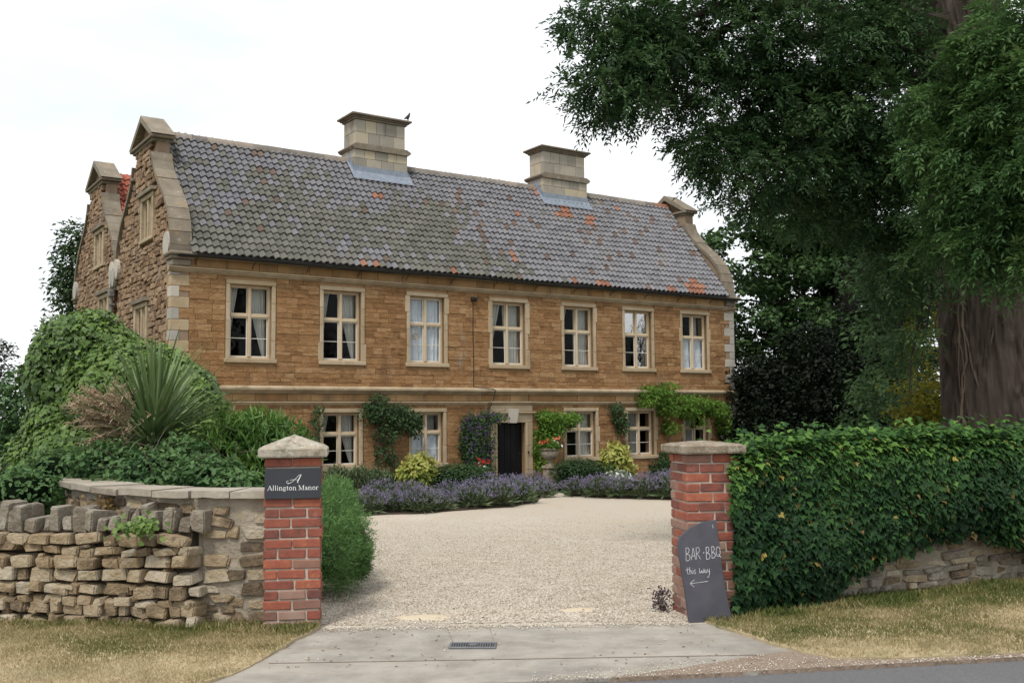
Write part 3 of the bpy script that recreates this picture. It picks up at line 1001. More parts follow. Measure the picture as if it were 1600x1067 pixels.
# ------------------------------------------------------------------ windows
def sheet_curtain(parent, u0, u1, edge, z0, z1, side, m, v=.36):
    """a pleated curtain: edge(t) gives its free width (0..1 of the opening) at height t (0 sill, 1 head)"""
    nz, nu = 14, 22
    V = []
    for j in range(nz + 1):
        t = j / nz
        w = max(.04, edge(t)) * (u1 - u0)
        for i in range(nu + 1):
            s = i / nu
            uu = u0 + w * s if side == 'l' else u1 - w * s
            V.append((uu, v + .022 * math.sin(s * 26 + 1.2 * math.sin(t * 2)) + .012 * math.sin(s * 11 + t), z0 + (z1 - z0) * t))
    F = [(j * (nu + 1) + i, j * (nu + 1) + i + 1, (j + 1) * (nu + 1) + i + 1, (j + 1) * (nu + 1) + i) for j in range(nz) for i in range(nu)]
    obj('curtain', V, F, m, parent, .5, None, True)
def window(u0, u1, z0, z1, kind, upper):
    v0, v1 = .135, .205
    zt = z0 + (z1 - z0) * (.585 if upper else .60)
    um = (u0 + u1) / 2
    fb = MB()
    fb.bbox(u0, u0 + .055, v0, v1, z0, z1, .006).bbox(u1 - .055, u1, v0, v1, z0, z1, .006)
    fb.bbox(u0 + .055, u1 - .055, v0 + .002, v1, z1 - .055, z1, .006).bbox(u0 + .055, u1 - .055, v0 + .002, v1, z0, z0 + .05, .006)
    w = fb.build('window', 'window_wood', house)
    MB().bbox(um - .042, um + .042, v0 - .03, v1, z0 + .05, z1 - .055, .010).build('mullion', 'window_wood', w)
    for a, b in ((u0 + .055, um - .042), (um + .042, u1 - .055)):
        MB().bbox(a, b, v0 - .022, v1, zt - .04, zt + .04, .010).build('transom', 'window_wood', w)
        for lo in (0, 1):
            za, zb = (zt + .04, z1 - .055) if lo == 0 else (z0 + .05, zt - .04)
            s = MB()
            e = .028
            s.bbox(a, a + e, v0 + .02, v0 + .05, za, zb, .004).bbox(b - e, b, v0 + .02, v0 + .05, za, zb, .004)
            s.bbox(a + e, b - e, v0 + .021, v0 + .05, za, za + e, .004).bbox(a + e, b - e, v0 + .021, v0 + .05, zb - e, zb, .004)
            s.build('casement', 'window_white' if (lo or kind == 'net') else 'window_wood', w)
            pane = 'pane_sheen' if kind == 'sheen' and (lo == 0 or a > um) else 'pane_clear'
            obj('pane', [(a + e, v0 + .036, za + e), (b - e, v0 + .036, za + e), (b - e, v0 + .036, zb - e), (a + e, v0 + .036, zb - e)], [(0, 1, 2, 3)], pane, w, .5)
            if lo:
                zm = za + (zb - za) * .47
                MB().box(a + e, b - e, v0 + .026, v0 + .046, zm - .009, zm + .009).build('glazing_bar', 'window_white', w)
    # dressed surround: blocks of uneven width up each side, lintel and sill
    zz = z0
    kk = 0
    nb = 4 if upper else 3
    hh = (z1 - z0) / nb
    for i in range(nb):
        ext = rs.choice((0, .0, .05))
        MB().bbox(u0 - SW + .02 - ext, u0, -.032, .13, z0 + i * hh + .003, z0 + (i + 1) * hh - .003, .008).build('surround_block', 'dressed_stone', w)
        MB().bbox(u1, u1 + SW - .02 + ext, -.032, .13, z0 + i * hh + .003, z0 + (i + 1) * hh - .003, .008).build('surround_block', 'dressed_stone', w)
    MB().bbox(u0 - SW + .01, u1 + SW - .01, -.040, .13, z1 + .001, z1 + .115, .010).build('lintel', 'dressed_stone', w)
    MB().bbox(u0 - SW - .015, u1 + SW + .015, -.075, .13, z0 - .115, z0 - .001, .012).build('sill', 'dressed_stone', w)
    tri = lambda a, b, p=1.0: (lambda t: b + (a - b) * max(0, 1 - t * 0 - (1 - t)) ** p)
    if kind == 'drape':
        sheet_curtain(w, u0 + .05, u1, lambda t: .03 + .28 * max(0, t - .15), z0 + .02, z1, 'l', 'curtain')
        sheet_curtain(w, u0, u1 - .05, lambda t: .06 + .44 * t ** .9, z0 + .02, z1, 'r', 'curtain')
    elif kind == 'drape2':
        sheet_curtain(w, u0 + .05, u1, lambda t: .05 + .40 * max(0, t - .1), z0 + .02, z1, 'l', 'curtain')
        sheet_curtain(w, u0, u1 - .05, lambda t: .42 + .08 * t, z0 + .02, z1, 'r', 'curtain')
    elif kind == 'half':
        sheet_curtain(w, u0, u1 - .02, lambda t: .46, z0 + .02, z1, 'r', 'curtain')
        sheet_curtain(w, u0 + .05, u1, lambda t: .04 + .38 * max(0, t - .35), z0 + .02, z1, 'l', 'curtain')
    elif kind == 'net':
        sheet_curtain(w, u0 + .02, u1, lambda t: .5, z0 + .02, z1, 'l', 'net_curtain', .26)
        sheet_curtain(w, u0, u1 - .02, lambda t: .5, z0 + .02, z1, 'r', 'net_curtain', .26)
    elif kind == 'lowblind':
        sheet_curtain(w, u0 + .02, u1, lambda t: .985, z0 + .02, zt, 'l', 'net_curtain', .27)
        sheet_curtain(w, u0, u1 - .02, lambda t: .30, zt, z1, 'r', 'curtain', .5)
    elif kind == 'dim':
        sheet_curtain(w, u0, u1 - .02, lambda t: .40, z0 + .02, z1, 'r', 'curtain', .75)
        sheet_curtain(w, u0 + .02, u1, lambda t: .16, z0 + .02, z1, 'l', 'curtain', .75)
    elif kind == 'sheen':
        sheet_curtain(w, u0, u1 - .02, lambda t: .12, z0 + .02, z1, 'r', 'curtain')
    return w
for (a, b), kd in zip(WIN1, ['drape', 'drape', 'net', 'drape2', 'half', 'sheen', 'lowblind']):
    w = window(a, b, Z1A, Z1B, kd, True)
    if kd == 'net':        # brass ring hanging in the left light
        cx, cz = a + .30, 4.02
        MB().tube([(cx + .075 * math.cos(t), .19, cz + .085 * math.sin(t)) for t in np.linspace(0, 6.2832, 15)], .014, 6, cap=False).build('brass_ring', 'gold', w, True)
for (a, b), kd in zip(WIN0, ['drape', 'lowblind', 'half', 'dim', 'dim']):
    window(a, b, Z0A, Z0B, kd, False)
# dim rooms behind the glass
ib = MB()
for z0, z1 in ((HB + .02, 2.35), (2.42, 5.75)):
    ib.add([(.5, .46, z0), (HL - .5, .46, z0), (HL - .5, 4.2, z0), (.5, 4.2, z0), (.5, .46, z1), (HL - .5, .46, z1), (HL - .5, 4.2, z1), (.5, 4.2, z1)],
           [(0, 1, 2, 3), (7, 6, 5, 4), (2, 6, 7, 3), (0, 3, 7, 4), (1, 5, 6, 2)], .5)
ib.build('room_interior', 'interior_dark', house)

# ------------------------------------------------------------------ door
door = MB().box(DU0, DU1, .20, .24, HB, DZ1).build('door', 'door_black', house)
pw = (DU1 - DU0) / 5
for i in range(5):
    MB().bbox(DU0 + i * pw + .004, DU0 + (i + 1) * pw - .004, .175, .20, HB + .02, DZ1 - .01, .006).build('plank', 'door_black', door)
MB().lathe([(.02, 0), (.03, .02), (.02, .045)], 10).build('knob', 'iron_black', door).matrix_local = Matrix.Translation((DU1 - .10, .175, .45)) @ Matrix.Rotation(R(90), 4, 'X')
ds = empty('door_surround', (0, 0, 0), 0, house)
for a, b in ((DU0 - .21, DU0), (DU1, DU1 + .27)):
    z = HB
    while z < DZ1 - .05:
        h = min(rs.uniform(.5, .75), DZ1 - z)
        if DZ1 - (z + h) < .25:
            h = DZ1 - z
        MB().bbox(a, b, -.05, .20, z, z + h - .005, .010).build('jamb_block', 'dressed_stone', ds)
        MB().bbox(*((b - .075, b + .012) if a < DU0 else (a - .012, a + .075)), -.075, -.045, z + .002, z + h - .007, .008).build('jamb_moulding', 'dressed_stone', ds)
        z += h
MB().bbox(DU0 - .21, DU1 + .27, -.052, .20, DZ1 + .001, DZ1 + .24, .010).build('door_lintel', 'dressed_stone', ds)
MB().prism([(.05, DZ1 + .242), (-.06, DZ1 + .242), (-.085, DZ1 + .275), (-.14, DZ1 + .30), (-.14, DZ1 + .33), (.05, DZ1 + .35)], DU0 - .27, DU1 + .36, 'u').build('door_hood', 'dressed_stone', ds)
MB().bbox(DU0 - .21, DU1 + .27, -.045, .05, DZ1 + .352, 1.975, .01).build('door_frieze', 'dressed_stone', ds)
MB().prism([(.05, 1.98), (-.05, 1.98), (-.09, 2.03), (-.15, 2.05), (-.15, 2.085), (.05, 2.10)], DU0 - .30, DU1 + .39, 'u').build('door_cornice', 'moulding_stone', ds)
km = MB()
uc = (DU0 + DU1) / 2
km.add([(uc - .13, -.17, DZ1 - .01), (uc + .13, -.17, DZ1 - .01), (uc + .19, -.19, DZ1 + .36), (uc - .19, -.19, DZ1 + .36), (uc - .13, .0, DZ1 - .01), (uc + .13, .0, DZ1 - .01), (uc + .19, .0, DZ1 + .36), (uc - .19, .0, DZ1 + .36),
        (uc - .20, -.195, DZ1 + .42), (uc + .20, -.195, DZ1 + .42), (uc + .20, 0, DZ1 + .43), (uc - .20, 0, DZ1 + .43)],
       [(0, 1, 2, 3), (1, 5, 6, 2), (4, 0, 3, 7), (0, 4, 5, 1), (3, 2, 9, 8), (2, 6, 10, 9), (7, 3, 8, 11), (8, 9, 10, 11)])
km.build('keystone', 'quoin_stone', ds)
MB().lathe([(.035, 0), (.035, .02), (.015, .03)], 10).build('bell_push', 'iron_black', ds).matrix_local = Matrix.Translation((DU1 + .07, -.075, .50)) @ Matrix.Rotation(R(90), 4, 'X')
# lamp bracket and cable down the wall
MB().bbox(9.02, 9.20, -.16, -.02, 5.16, 5.27, .02).bbox(9.07, 9.14, -.24, -.15, 5.17, 5.25, .02).build('security_lamp', 'iron_black', house)
MB().tube([(9.11, -.022, 5.2), (9.10, -.026, 4.2), (9.12, -.026, 3.2), (9.11, -.03, 2.53), (9.14, -.12, 2.52), (9.70, -.20, 2.47), (9.80, -.205, 2.42), (9.80, -.12, 2.27), (9.76, -.10, 2.1), (9.66, -.10, 1.9), (9.45, -.09, 1.72)], .011, 6).build('cable', 'iron_black', house)

# ------------------------------------------------------------------ gables
GC = 3.02                                  # centre line of the front range
PROF = [(2.97, 5.90), (2.97, 6.12), (2.94, 6.46), (2.84, 6.78), (2.66, 7.10), (2.36, 7.44), (1.98, 7.76), (1.60, 8.08), (1.30, 8.38), (1.11, 8.68), (1.02, 8.95), (1.02, 9.30)]
def gable_outline(c):
    return [(c - s, z) for s, z in PROF] + [(c + s, z) for s, z in reversed(PROF)]
def gable(c, u0, u1, out, front):
    """a shaped gable: wall slab, coping stones, scrolls at the feet, pediment"""
    base = [(c - 3.02, HB)] + [(c - 3.02, 5.86)] + gable_outline(c) + [(c + 3.02, 5.86), (c + 3.02, HB)]
    iu0, iu1 = (u0 + .11, u1) if out < 0 else (u0, u1 - .0)
    gw = MB().prism(base, iu0, iu1, 'u', .5).build('gable_wall', 'rubble_mortar', house)
    # coping: short lengths following the curve on both sides
    for sgn in (-1, 1):
        for i in range(0, len(PROF) - 2):
            (s0, z0), (s1, z1) = PROF[i], PROF[i + 1]
            t = .085 + .02 * (i == 7)
            d = Vector((s1 - s0, z1 - z0)).normalized()
            nn = Vector((d.y, -d.x)) * t
            pr = [(c + sgn * (s0 - .03), z0 - .0), (c + sgn * (s1 - .03), z1), (c + sgn * (s1 + nn.x), z1 + nn.y), (c + sgn * (s0 + nn.x), z0 + nn.y)]
            if sgn > 0:
                pr.reverse()
            MB().prism(pr, u0 - .055, u1 + .05, 'u').build('coping_stone', 'gable_coping', gw)
        # carved step where neck and scroll meet, kneeler and round scroll at the foot
        z = 8.60
        m2 = MB()
        m2.bbox(u0 - .07, u1 + .06, min(c + sgn * .98, c + sgn * 1.22), max(c + sgn * .98, c + sgn * 1.22), z - .05, z + .05, .02)
        m2.build('coping_step', 'gable_coping', gw)
        sc2 = MB()
        cx, cz = c + sgn * 2.74, 6.16
        prof = []
        for k in range(18):
            a = 2 * math.pi * k / 18
            prof.append((cx + .30 * math.cos(a) * .95, cz + .33 * math.sin(a)))
        ua, ub = (u0 - .09, u0 + .12) if out < 0 else (u1 - .1, u1 + .09)
        sc2.prism(prof[::-1], ua, ub, 'u')
        sc2.build('scroll', 'quoin_stone', gw)
        kn = MB()
        y0, y1 = (c - 3.28, c - 2.62) if sgn < 0 else (c + 2.62, c + 3.05)
        kn.bbox(u0 - .12, u1 + .14, y0, y1, 5.83, 5.93, .03)
        kn.bbox(u0 - .07, u1 + .08, y0 + .07, y1, 5.74, 5.83, .02)
        kn.bbox(u0 - .03, u1 + .02, y0 + .13, y1, 5.56, 5.74, .03)
        kn.build('kneeler', 'gable_coping', gw)
    # pediment
    pd = MB()
    pd.bbox(u0 - .04, u1 + .04, c - 1.06, c + 1.06, 9.30, 9.38, .015)
    pd.bbox(u0 - .10, u1 + .10, c - 1.20, c + 1.20, 9.38, 9.47, .02)
    pd.build('pediment_cornice', 'gable_coping', gw)
    MB().prism([(c - 1.02, 9.472), (c + 1.02, 9.472), (c, 10.12)], u0 + .10, u1 - .10, 'u').build('tympanum', 'rubble_stone', gw)
    for sgn in (-1, 1):
        pr = [(c + sgn * 1.26, 9.472), (c + sgn * .98, 9.472), (c, 10.05), (c, 10.24)]
        if sgn < 0:
            pr.reverse()
        MB().prism(pr, u0 - .10, u1 + .10, 'u').build('raking_cornice', 'gable_coping', gw)
    return gw
def inside_gable(v, z, c, m=.0):
    if z < 5.9:
        return abs(v - c) < 3.0 - m
    prev = PROF[0]
    for s, zz in PROF[1:]:
        if z <= zz:
            t = (z - prev[1]) / max(1e-6, zz - prev[1])
            return abs(v - c) < prev[0] + (s - prev[0]) * t - m
        prev = (s, zz)
    return False
gw1 = gable(GC, 0.0, .45, -1, True)
gw2 = gable(GC + 6.06, .0, .45, -1, False)
gw3 = gable(GC, HL - .43, HL + .02, 1, True)
gw4 = gable(GC + 6.06, HL - .43, HL + .02, 1, False)
POOL_SHAPES['rough'] = [(*rockmesh(170 + i, 5, .09), False) for i in range(10)]
GWIN = [(gw1, 1.98, 3.02, 6.66, 7.74), (gw1, 2.45, 3.55, 3.50, 4.74), (gw2, 7.90, 8.95, 6.66, 7.70), (gw2, 7.05, 8.20, 4.20, 5.48)]
for gwk, c in ((gw1, GC), (gw2, GC + 6.06)):
    holes = [(a - .19, b + .19, z0 - .12, z1 + .22) for g_, a, b, z0, z1 in GWIN if g_ is gwk]
    rr = coursed(c - 3.02, c + 3.02, HB, 9.3, (.08, .19), (.12, .44), holes, rs, .004)
    pl = []
    for a, b, z0, z1 in rr:
        if c == GC and a < .25 and z1 < 5.45:
            a = max(a, .24)
            if b - a < .08:
                continue
        if not inside_gable((a + b) / 2, z1, c, (b - a) / 2 + .0):
            continue
        pl.append(('rough', rs.randrange(10), 'rubble_stone', MX((.072 - rs.uniform(0, .03), (a + b) / 2, (z0 + z1) / 2 + rs.gauss(0, .016)), (.14, (b - a) * rs.uniform(.85, 1.1), (z1 - z0) * rs.uniform(.75, 1.2)), (rs.gauss(0, .09), 0, rs.gauss(0, .03)))))
    pieces(pl, gwk, 'stone', 160)
for gwk, a, b, z0, z1 in GWIN:
    w = MB().box(.100, .107, a, b, z0, z1, .5).build('gable_window', 'door_black', gwk)
    s = MB()
    s.bbox(-.03, .11, a - .15, a, z0 - .002, z1, .012).bbox(-.03, .11, b, b + .15, z0 - .002, z1, .012)
    s.bbox(-.03, .11, a - .15, b + .15, z1 + .001, z1 + .13, .012).bbox(-.05, .11, a - .19, b + .19, z0 - .11, z0 - .003, .012)
    s.build('window_surround', 'moulding_stone', gwk)
    MB().prism([(a - .30, z1 + .14), (b + .30, z1 + .14), (b + .24, z1 + .25), (a - .24, z1 + .25)][::-1], -.11, .11, 'u').build('label_mould', 'gable_coping', gwk)
    MB().bbox(.0, .098, (a + b) / 2 - .06, (a + b) / 2 + .06, z0, z1, .02).build('stone_mullion', 'moulding_stone', gwk)
    f = MB()
    for x0, x1 in ((a, (a + b) / 2 - .06), ((a + b) / 2 + .06, b)):
        f.box(.06, .098, x0, x0 + .04, z0, z1).box(.06, .098, x1 - .04, x1, z0, z1).box(.061, .098, x0, x1, z0, z0 + .04).box(.061, .098, x0, x1, z1 - .04, z1)
    f.build('casement_frame', 'window_wood', gwk)
# rear range and its plain walls
MB().box(.46, HL - .44, 11.7, 12.05, HB, 5.86, .5).build('rear_wall', 'rubble_mortar', house)
# rainwater pipe in the valley of the gables
rp = MB()
rp.bbox(-.20, -.02, 5.98, 6.20, 5.36, 5.58, .03)
rp.tube([(-.11, 6.09, 5.36), (-.11, 6.09, HB + .1)], .05, 10)
rp.build('downpipe', 'cast_pipe', house)
for z in (5.1, 3.6):
    MB().bbox(-.18, 0, 6.02, 6.16, z, z + .06, .01).build('pipe_bracket', 'cast_pipe', house)
for dv, tz in ((-.17, .02), (.17, 0)):
    MB().prism([(6.05 + dv + .15 * math.cos(k * .524), 5.93 + tz + .30 * math.sin(k * .524)) for k in range(12)][::-1], -.14, -.05, 'u').build('valley_scroll', 'quoin_stone', house)

# ------------------------------------------------------------------ roofs
RZ, EZ, EV = 9.84, 5.90, -.26              # ridge height, tile eave height, eave position
SL = (RZ - EZ) / (GC - EV)
deck = MB()
for c in (GC, GC + 6.06):
    deck.add([(.44, c - 3.28 + .02, EZ - .02), (HL - .42, c - 3.28 + .02, EZ - .02), (HL - .42, c, RZ - .06), (.44, c, RZ - .06), (.44, c + 3.04, RZ - .06 - SL * 3.04), (HL - .42, c + 3.04, RZ - .06 - SL * 3.04)],
             [(0, 1, 2, 3), (3, 2, 5, 4)], .5)
roof = deck.build('roof', 'roof_tile', house)
ang = math.atan(SL)
TW = (HL - .44 - .45) / 98
NR = 19
LS = math.hypot(RZ - EZ, GC - EV) / NR
def pantile():
    V, F = [], []
    xs_ = np.linspace(-.54, .54, 8)
    prof = [.036 * math.sin(x * 2 * math.pi * .92 + .6) + .010 for x in xs_]
    for yy, zz in ((-.5, .058), (.72, .004)):
        for x, h in zip(xs_, prof):
            V.append((x * TW, yy * LS, h + zz))
    for x, h in zip(xs_, prof):
        V.append((x * TW, -.5 * LS, h + .058 - .036))
    n = 8
    for i in range(n - 1):
        F.append((i, i + 1, i + 1 + n, i + n))
        F.append((i + 2 * n, i + 1 + 2 * n, i + 1, i))
    return np.array(V), F
POOL_SHAPES['tile'] = [(*pantile(), False)]
rnds = random.Random(21)
ORANGE = set()
def osp(x, y, w=1, h=1):
    # patches of replaced orange tiles, where the photograph shows them
    r = ray(x, y)
    nrm_ = (HG * math.sin(ang) * -1 + Vector((0, 0, 1)) * math.cos(ang))
    pt = P0 + HG * EV + Vector((0, 0, EZ))
    c0 = Vector((0, 0, CAM_H))
    w_ = c0 + r * ((pt - c0).dot(nrm_) / r.dot(nrm_))
    u = (w_ - P0).dot(HD)
    s = (w_ - pt).dot(HG * math.cos(ang) + Vector((0, 0, 1)) * math.sin(ang))
    i, j = int((u - .45) / TW), int(s / LS)
    for a in range(w):
        for b in range(h):
            ORANGE.add((i + a, j + b))
for a in [(583, 303, 2, 1), (585, 311), (589, 411, 1, 1), (566, 416), (712, 425), (806, 405, 1, 2), (828, 296, 3, 1), (838, 300, 2, 1), (806, 331, 1, 1), (865, 332, 2, 1), (878, 328, 2, 2), (880, 335, 2, 1),
          (920, 345, 2, 1), (917, 352, 2, 1), (928, 298, 1, 2), (964, 328, 1, 1), (932, 440, 2, 1), (940, 446, 2, 1), (898, 443), (1079, 441, 2, 1), (1074, 448, 4, 1), (1082, 444, 3, 1), (1077, 453, 4, 1), (1042, 452, 2, 1), ]:
    osp(*a)
def roof_tiles(c, up, m0, lim, rough_mix):
    pl = []
    y0, z0 = (c - 3.28, EZ) if up > 0 else (c + 3.28, EZ)
    for j in range(NR):
        for i in range(98):
            s = (j + .5) * LS
            u = .45 + (i + .5) * TW
            m = m0
            if m0 == 'roof_tile':
                q = rnds.random()
                g_ = .70 - u / 16 - .55 * (j / NR - .3) + .55 * mnoise.noise(Vector((u * .32, s * .5, 7.7))) + rnds.gauss(0, .16)
                if g_ > .22:
                    m = 'roof_tile_mossy'
                if (i, j) in ORANGE:
                    m = 'roof_tile_orange'
                elif q < .03 or (q < .09 and i > 46 and 4 < j < 17 and (i * 7 + j * 3) % 5 < 2):
                    m = 'roof_tile_brown'
            und = .022 * mnoise.noise(Vector((u * .5, s * .7, 4))) + rnds.gauss(0, .005)
            M_ = Matrix.Translation((u, y0 + up * s * math.cos(ang), z0 + s * math.sin(ang) + und)) @ Matrix.Rotation(ang, 4, 'X') @ Matrix.Rotation(rnds.gauss(0, .026), 4, 'Z')
            if up < 0:
                M_ = Matrix.Translation((u, y0 - s * math.cos(ang), z0 + s * math.sin(ang) + und)) @ Matrix.Rotation(math.pi, 4, 'Z') @ Matrix.Rotation(ang, 4, 'X')
            pl.append(('tile', 0, m, M_))
    pieces(pl, roof, 'tile', lim)
roof_tiles(GC, 1, 'roof_tile', 240, True)
roof_tiles(GC + 6.06, 1, 'red_tile', 60, False)
# the back slopes are out of sight: plain deck. Ridge tiles:
for c, m in ((GC, 'ridge_tile'), (GC + 6.06, 'red_tile')):
    u = .40
    kk = 0
    while u < HL - .40:
        w = min(.46, HL - .40 - u)
        if w < .2:
            break
        h = .004 * (kk % 2) + .018 * mnoise.noise(Vector((u * .4, 2, 2)))
        MB().prism([(c - .20, RZ - .175 + h), (c - .15, RZ - .06 + h), (c - .07, RZ + .04 + h), (c, RZ + .065 + h), (c + .07, RZ + .04 + h), (c + .15, RZ - .06 + h), (c + .20, RZ - .175 + h), (c, RZ - .02 + h)], u + .004, u + w, 'u').build('ridge_tile', m if not (c == GC and u > 19.1) else 'roof_tile_orange', roof)
        u += w
        kk += 1

# ------------------------------------------------------------------ chimneys
def chimney(u0, u1):
    v0, v1 = GC - .42, GC + .42
    core = MB().box(u0 + .035, u1 - .035, v0 + .035, v1 - .035, 9.0, 11.1, .5).build('chimney', 'chimney_stone', house)
    rows = [(9.0, 9.55, .06), (9.55, 9.82, .06), (9.82, 10.10, .06), (10.28, 10.68, 0), (10.68, 11.08, 0)]
    for k, (z0, z1, e) in enumerate(rows):
        n = 4 if k % 2 else 5
        cuts = sorted([0, 1] + [(i + rs.uniform(-.12, .12)) / n for i in range(1, n)])
        for a, b in zip(cuts[:-1], cuts[1:]):
            ua, ub = u0 - e + (u1 - u0 + 2 * e) * a, u0 - e + (u1 - u0 + 2 * e) * b
            MB().bbox(ua + .004, ub - .004, v0 - e, v0 - e + .16, z0 + .004, z1 - .004, .008).build('stone_block', 'chimney_stone', core)
        for side in (0, 1):
            xa, xb = (u0 - e, u0 - e + .15) if side == 0 else (u1 + e - .15, u1 + e)
            vc = (v0 + v1) / 2 + rs.uniform(-.1, .1)
            for a, b in ((v0 - e + .161, vc), (vc, v1 + e)):
                MB().bbox(xa, xb, a + .004, b - .004, z0 + .004, z1 - .004, .008).build('stone_block', 'chimney_stone', core)
    b = MB()
    b.prism([(u0 - .08, 10.10), (u1 + .08, 10.10), (u1 + .16, 10.17), (u1 + .16, 10.205), (u1 + .01, 10.285), (u0 - .01, 10.285), (u0 - .16, 10.205), (u0 - .16, 10.17)], v0 - .13, v1 + .13, 'v')
    b.build('band_course', 'gable_coping', core)
    c = MB()
    c.bbox(u0 - .05, u1 + .05, v0 - .05, v1 + .05, 11.085, 11.14, .01)
    c.bbox(u0 - .11, u1 + .11, v0 - .11, v1 + .11, 11.14, 11.19, .015)
    c.bbox(u0 - .18, u1 + .18, v0 - .18, v1 + .18, 11.19, 11.26, .02)
    c.build('cap', 'gable_coping', core)
    # lead flashing dressed over the tiles
    e = .065
    rz = lambda v: RZ - SL * abs(v - GC)
    yf = v0 - e
    f = MB()
    fl = [(u0 - e - .01, yf - .012, rz(yf) + .30), (u1 + e + .01, yf - .012, rz(yf) + .30), (u1 + e + .01, yf - .02, rz(yf) + .13), (u0 - e - .01, yf - .02, rz(yf) + .13),
          (u0 - e - .10, yf - .24, rz(yf - .24) + .13), (u1 + e + .10, yf - .24, rz(yf - .24) + .13)]
    f.add(fl, [(0, 3, 2, 1), (3, 4, 5, 2)], .5)
    for s, uu in ((-1, u0 - e - .012), (1, u1 + e + .012)):
        q = [(uu, yf - .012, rz(yf) + .30), (uu, GC, RZ + .30), (uu, GC, RZ + .06), (uu, yf - .02, rz(yf) + .13), (uu + s * .11, GC, RZ + .10), (uu + s * .09, yf - .24, rz(yf - .24) + .13)]
        f.add(q, [(0, 1, 2, 3), (3, 2, 4, 5)], .5)
    f.build('lead_flashing', 'lead', core)
chimney(6.38, 8.16)
chimney(13.72, 15.60)

# pigeon on the corner of the first chimney
def skin_body(name, pts, edges, m, parent=None):
    me = bpy.data.meshes.new(name)
    me.from_pydata([p[:3] for p in pts], edges, [])
    o = bpy.data.objects.new(name, me)
    link(o, parent)
    sk = o.modifiers.new('skin', 'SKIN')
    o.modifiers.new('sub', 'SUBSURF').levels = 2
    for v, p in zip(me.skin_vertices[0].data, pts):
        v.radius = (p[3], p[3])
        v.use_root = False
    me.skin_vertices[0].data[0].use_root = True
    me.materials.append(MATS[m])
    return o
bp_ = hw(8.22, GC - .50, 11.265)
bird = skin_body('pigeon', [(0, 0, .14, .055), (.05, 0, .19, .05), (.085, 0, .25, .03), (.10, 0, .285, .034), (.145, 0, .28, .010), (-.08, 0, .09, .04), (-.20, 0, .03, .016),
                            (.01, .022, .07, .014), (.012, .024, .008, .008), (.01, -.022, .07, .014), (.012, -.024, .008, .008)],
                 [(0, 1), (1, 2), (2, 3), (3, 4), (0, 5), (5, 6), (0, 7), (7, 8), (0, 9), (9, 10)], 'iron_black')
bird.location = bp_
bird.rotation_euler = (0, 0, R(60))
tag(bird, 'small dark bird perched on the corner of the left chimney', 'bird')
# ================================================================== GATE
def pillar(corner, rz, courses, ch, label, dirty, weather=.12):
    """square brick pillar, 1.5 x 2 bricks on plan; corner = front left foot"""
    W = .43
    p = empty('gate_pillar', (corner[0], corner[1], 0), rz)
    tag(p, label, 'gate pillar', 'brick gate pillars')
    H = courses * ch
    core = MB().box(.012, W - .012, .012, W - .012, -.05, H - .004, .5).build('mortar', 'brick_mortar', p)
    g = .0125
    D = .1025
    for k in range(courses):
        z0, z1 = k * ch + g / 2, (k + 1) * ch - g / 2
        L = []
        j = random.uniform(-.018, .018)
        if k % 2 == 0:
            for y0 in (0, W - D):
                L += [(0, W / 2 - g / 2 + j, y0, y0 + D), (W / 2 + g / 2 + j, W, y0, y0 + D)]
            for x0 in (0, W - D):
                L += [(x0, x0 + D, D + g, W - D - g)]
        else:
            for x0 in (0, W - D):
                L += [(x0, x0 + D + j * .5, 0, W / 2 - g / 2), (x0, x0 + D + j * .5, W / 2 + g / 2, W)]
            for y0 in (0, W - D):
                L += [(D + g + j * .5, W - D - g, y0, y0 + D)]
        for x0, x1, y0, y1 in L:
            e = random.uniform(-.004, .004)
            m = 'brick_weathered' if (k < dirty and random.random() < (.9 if k < dirty - 2 else .45)) or (k >= dirty and random.random() < weather) else 'brick'
            V, F = cham(.006 / (x1 - x0), .006 / (y1 - y0), .006 / (z1 - z0))
            cx, cy, cz = (x0 + x1) / 2 + e, (y0 + y1) / 2 + random.uniform(-.003, .003), (z0 + z1) / 2 + random.uniform(-.002, .002)
            V = [(v[0] * (x1 - x0) + random.gauss(0, .0012), v[1] * (y1 - y0) + random.gauss(0, .0012), v[2] * (z1 - z0) + random.gauss(0, .0010)) for v in V]
            b = obj('brick', V, F, m, p, 0.0)
            b.location = (cx, cy, cz)
            b.rotation_euler = (0, random.gauss(0, .006), random.gauss(0, .006))
    return p, H
PLC = (-1.912, 7.885)
pl_, PH = pillar(PLC, R(9.5), 17, .0777, 'red brick gate pillar with pyramid stone cap carrying the name sign', 3)
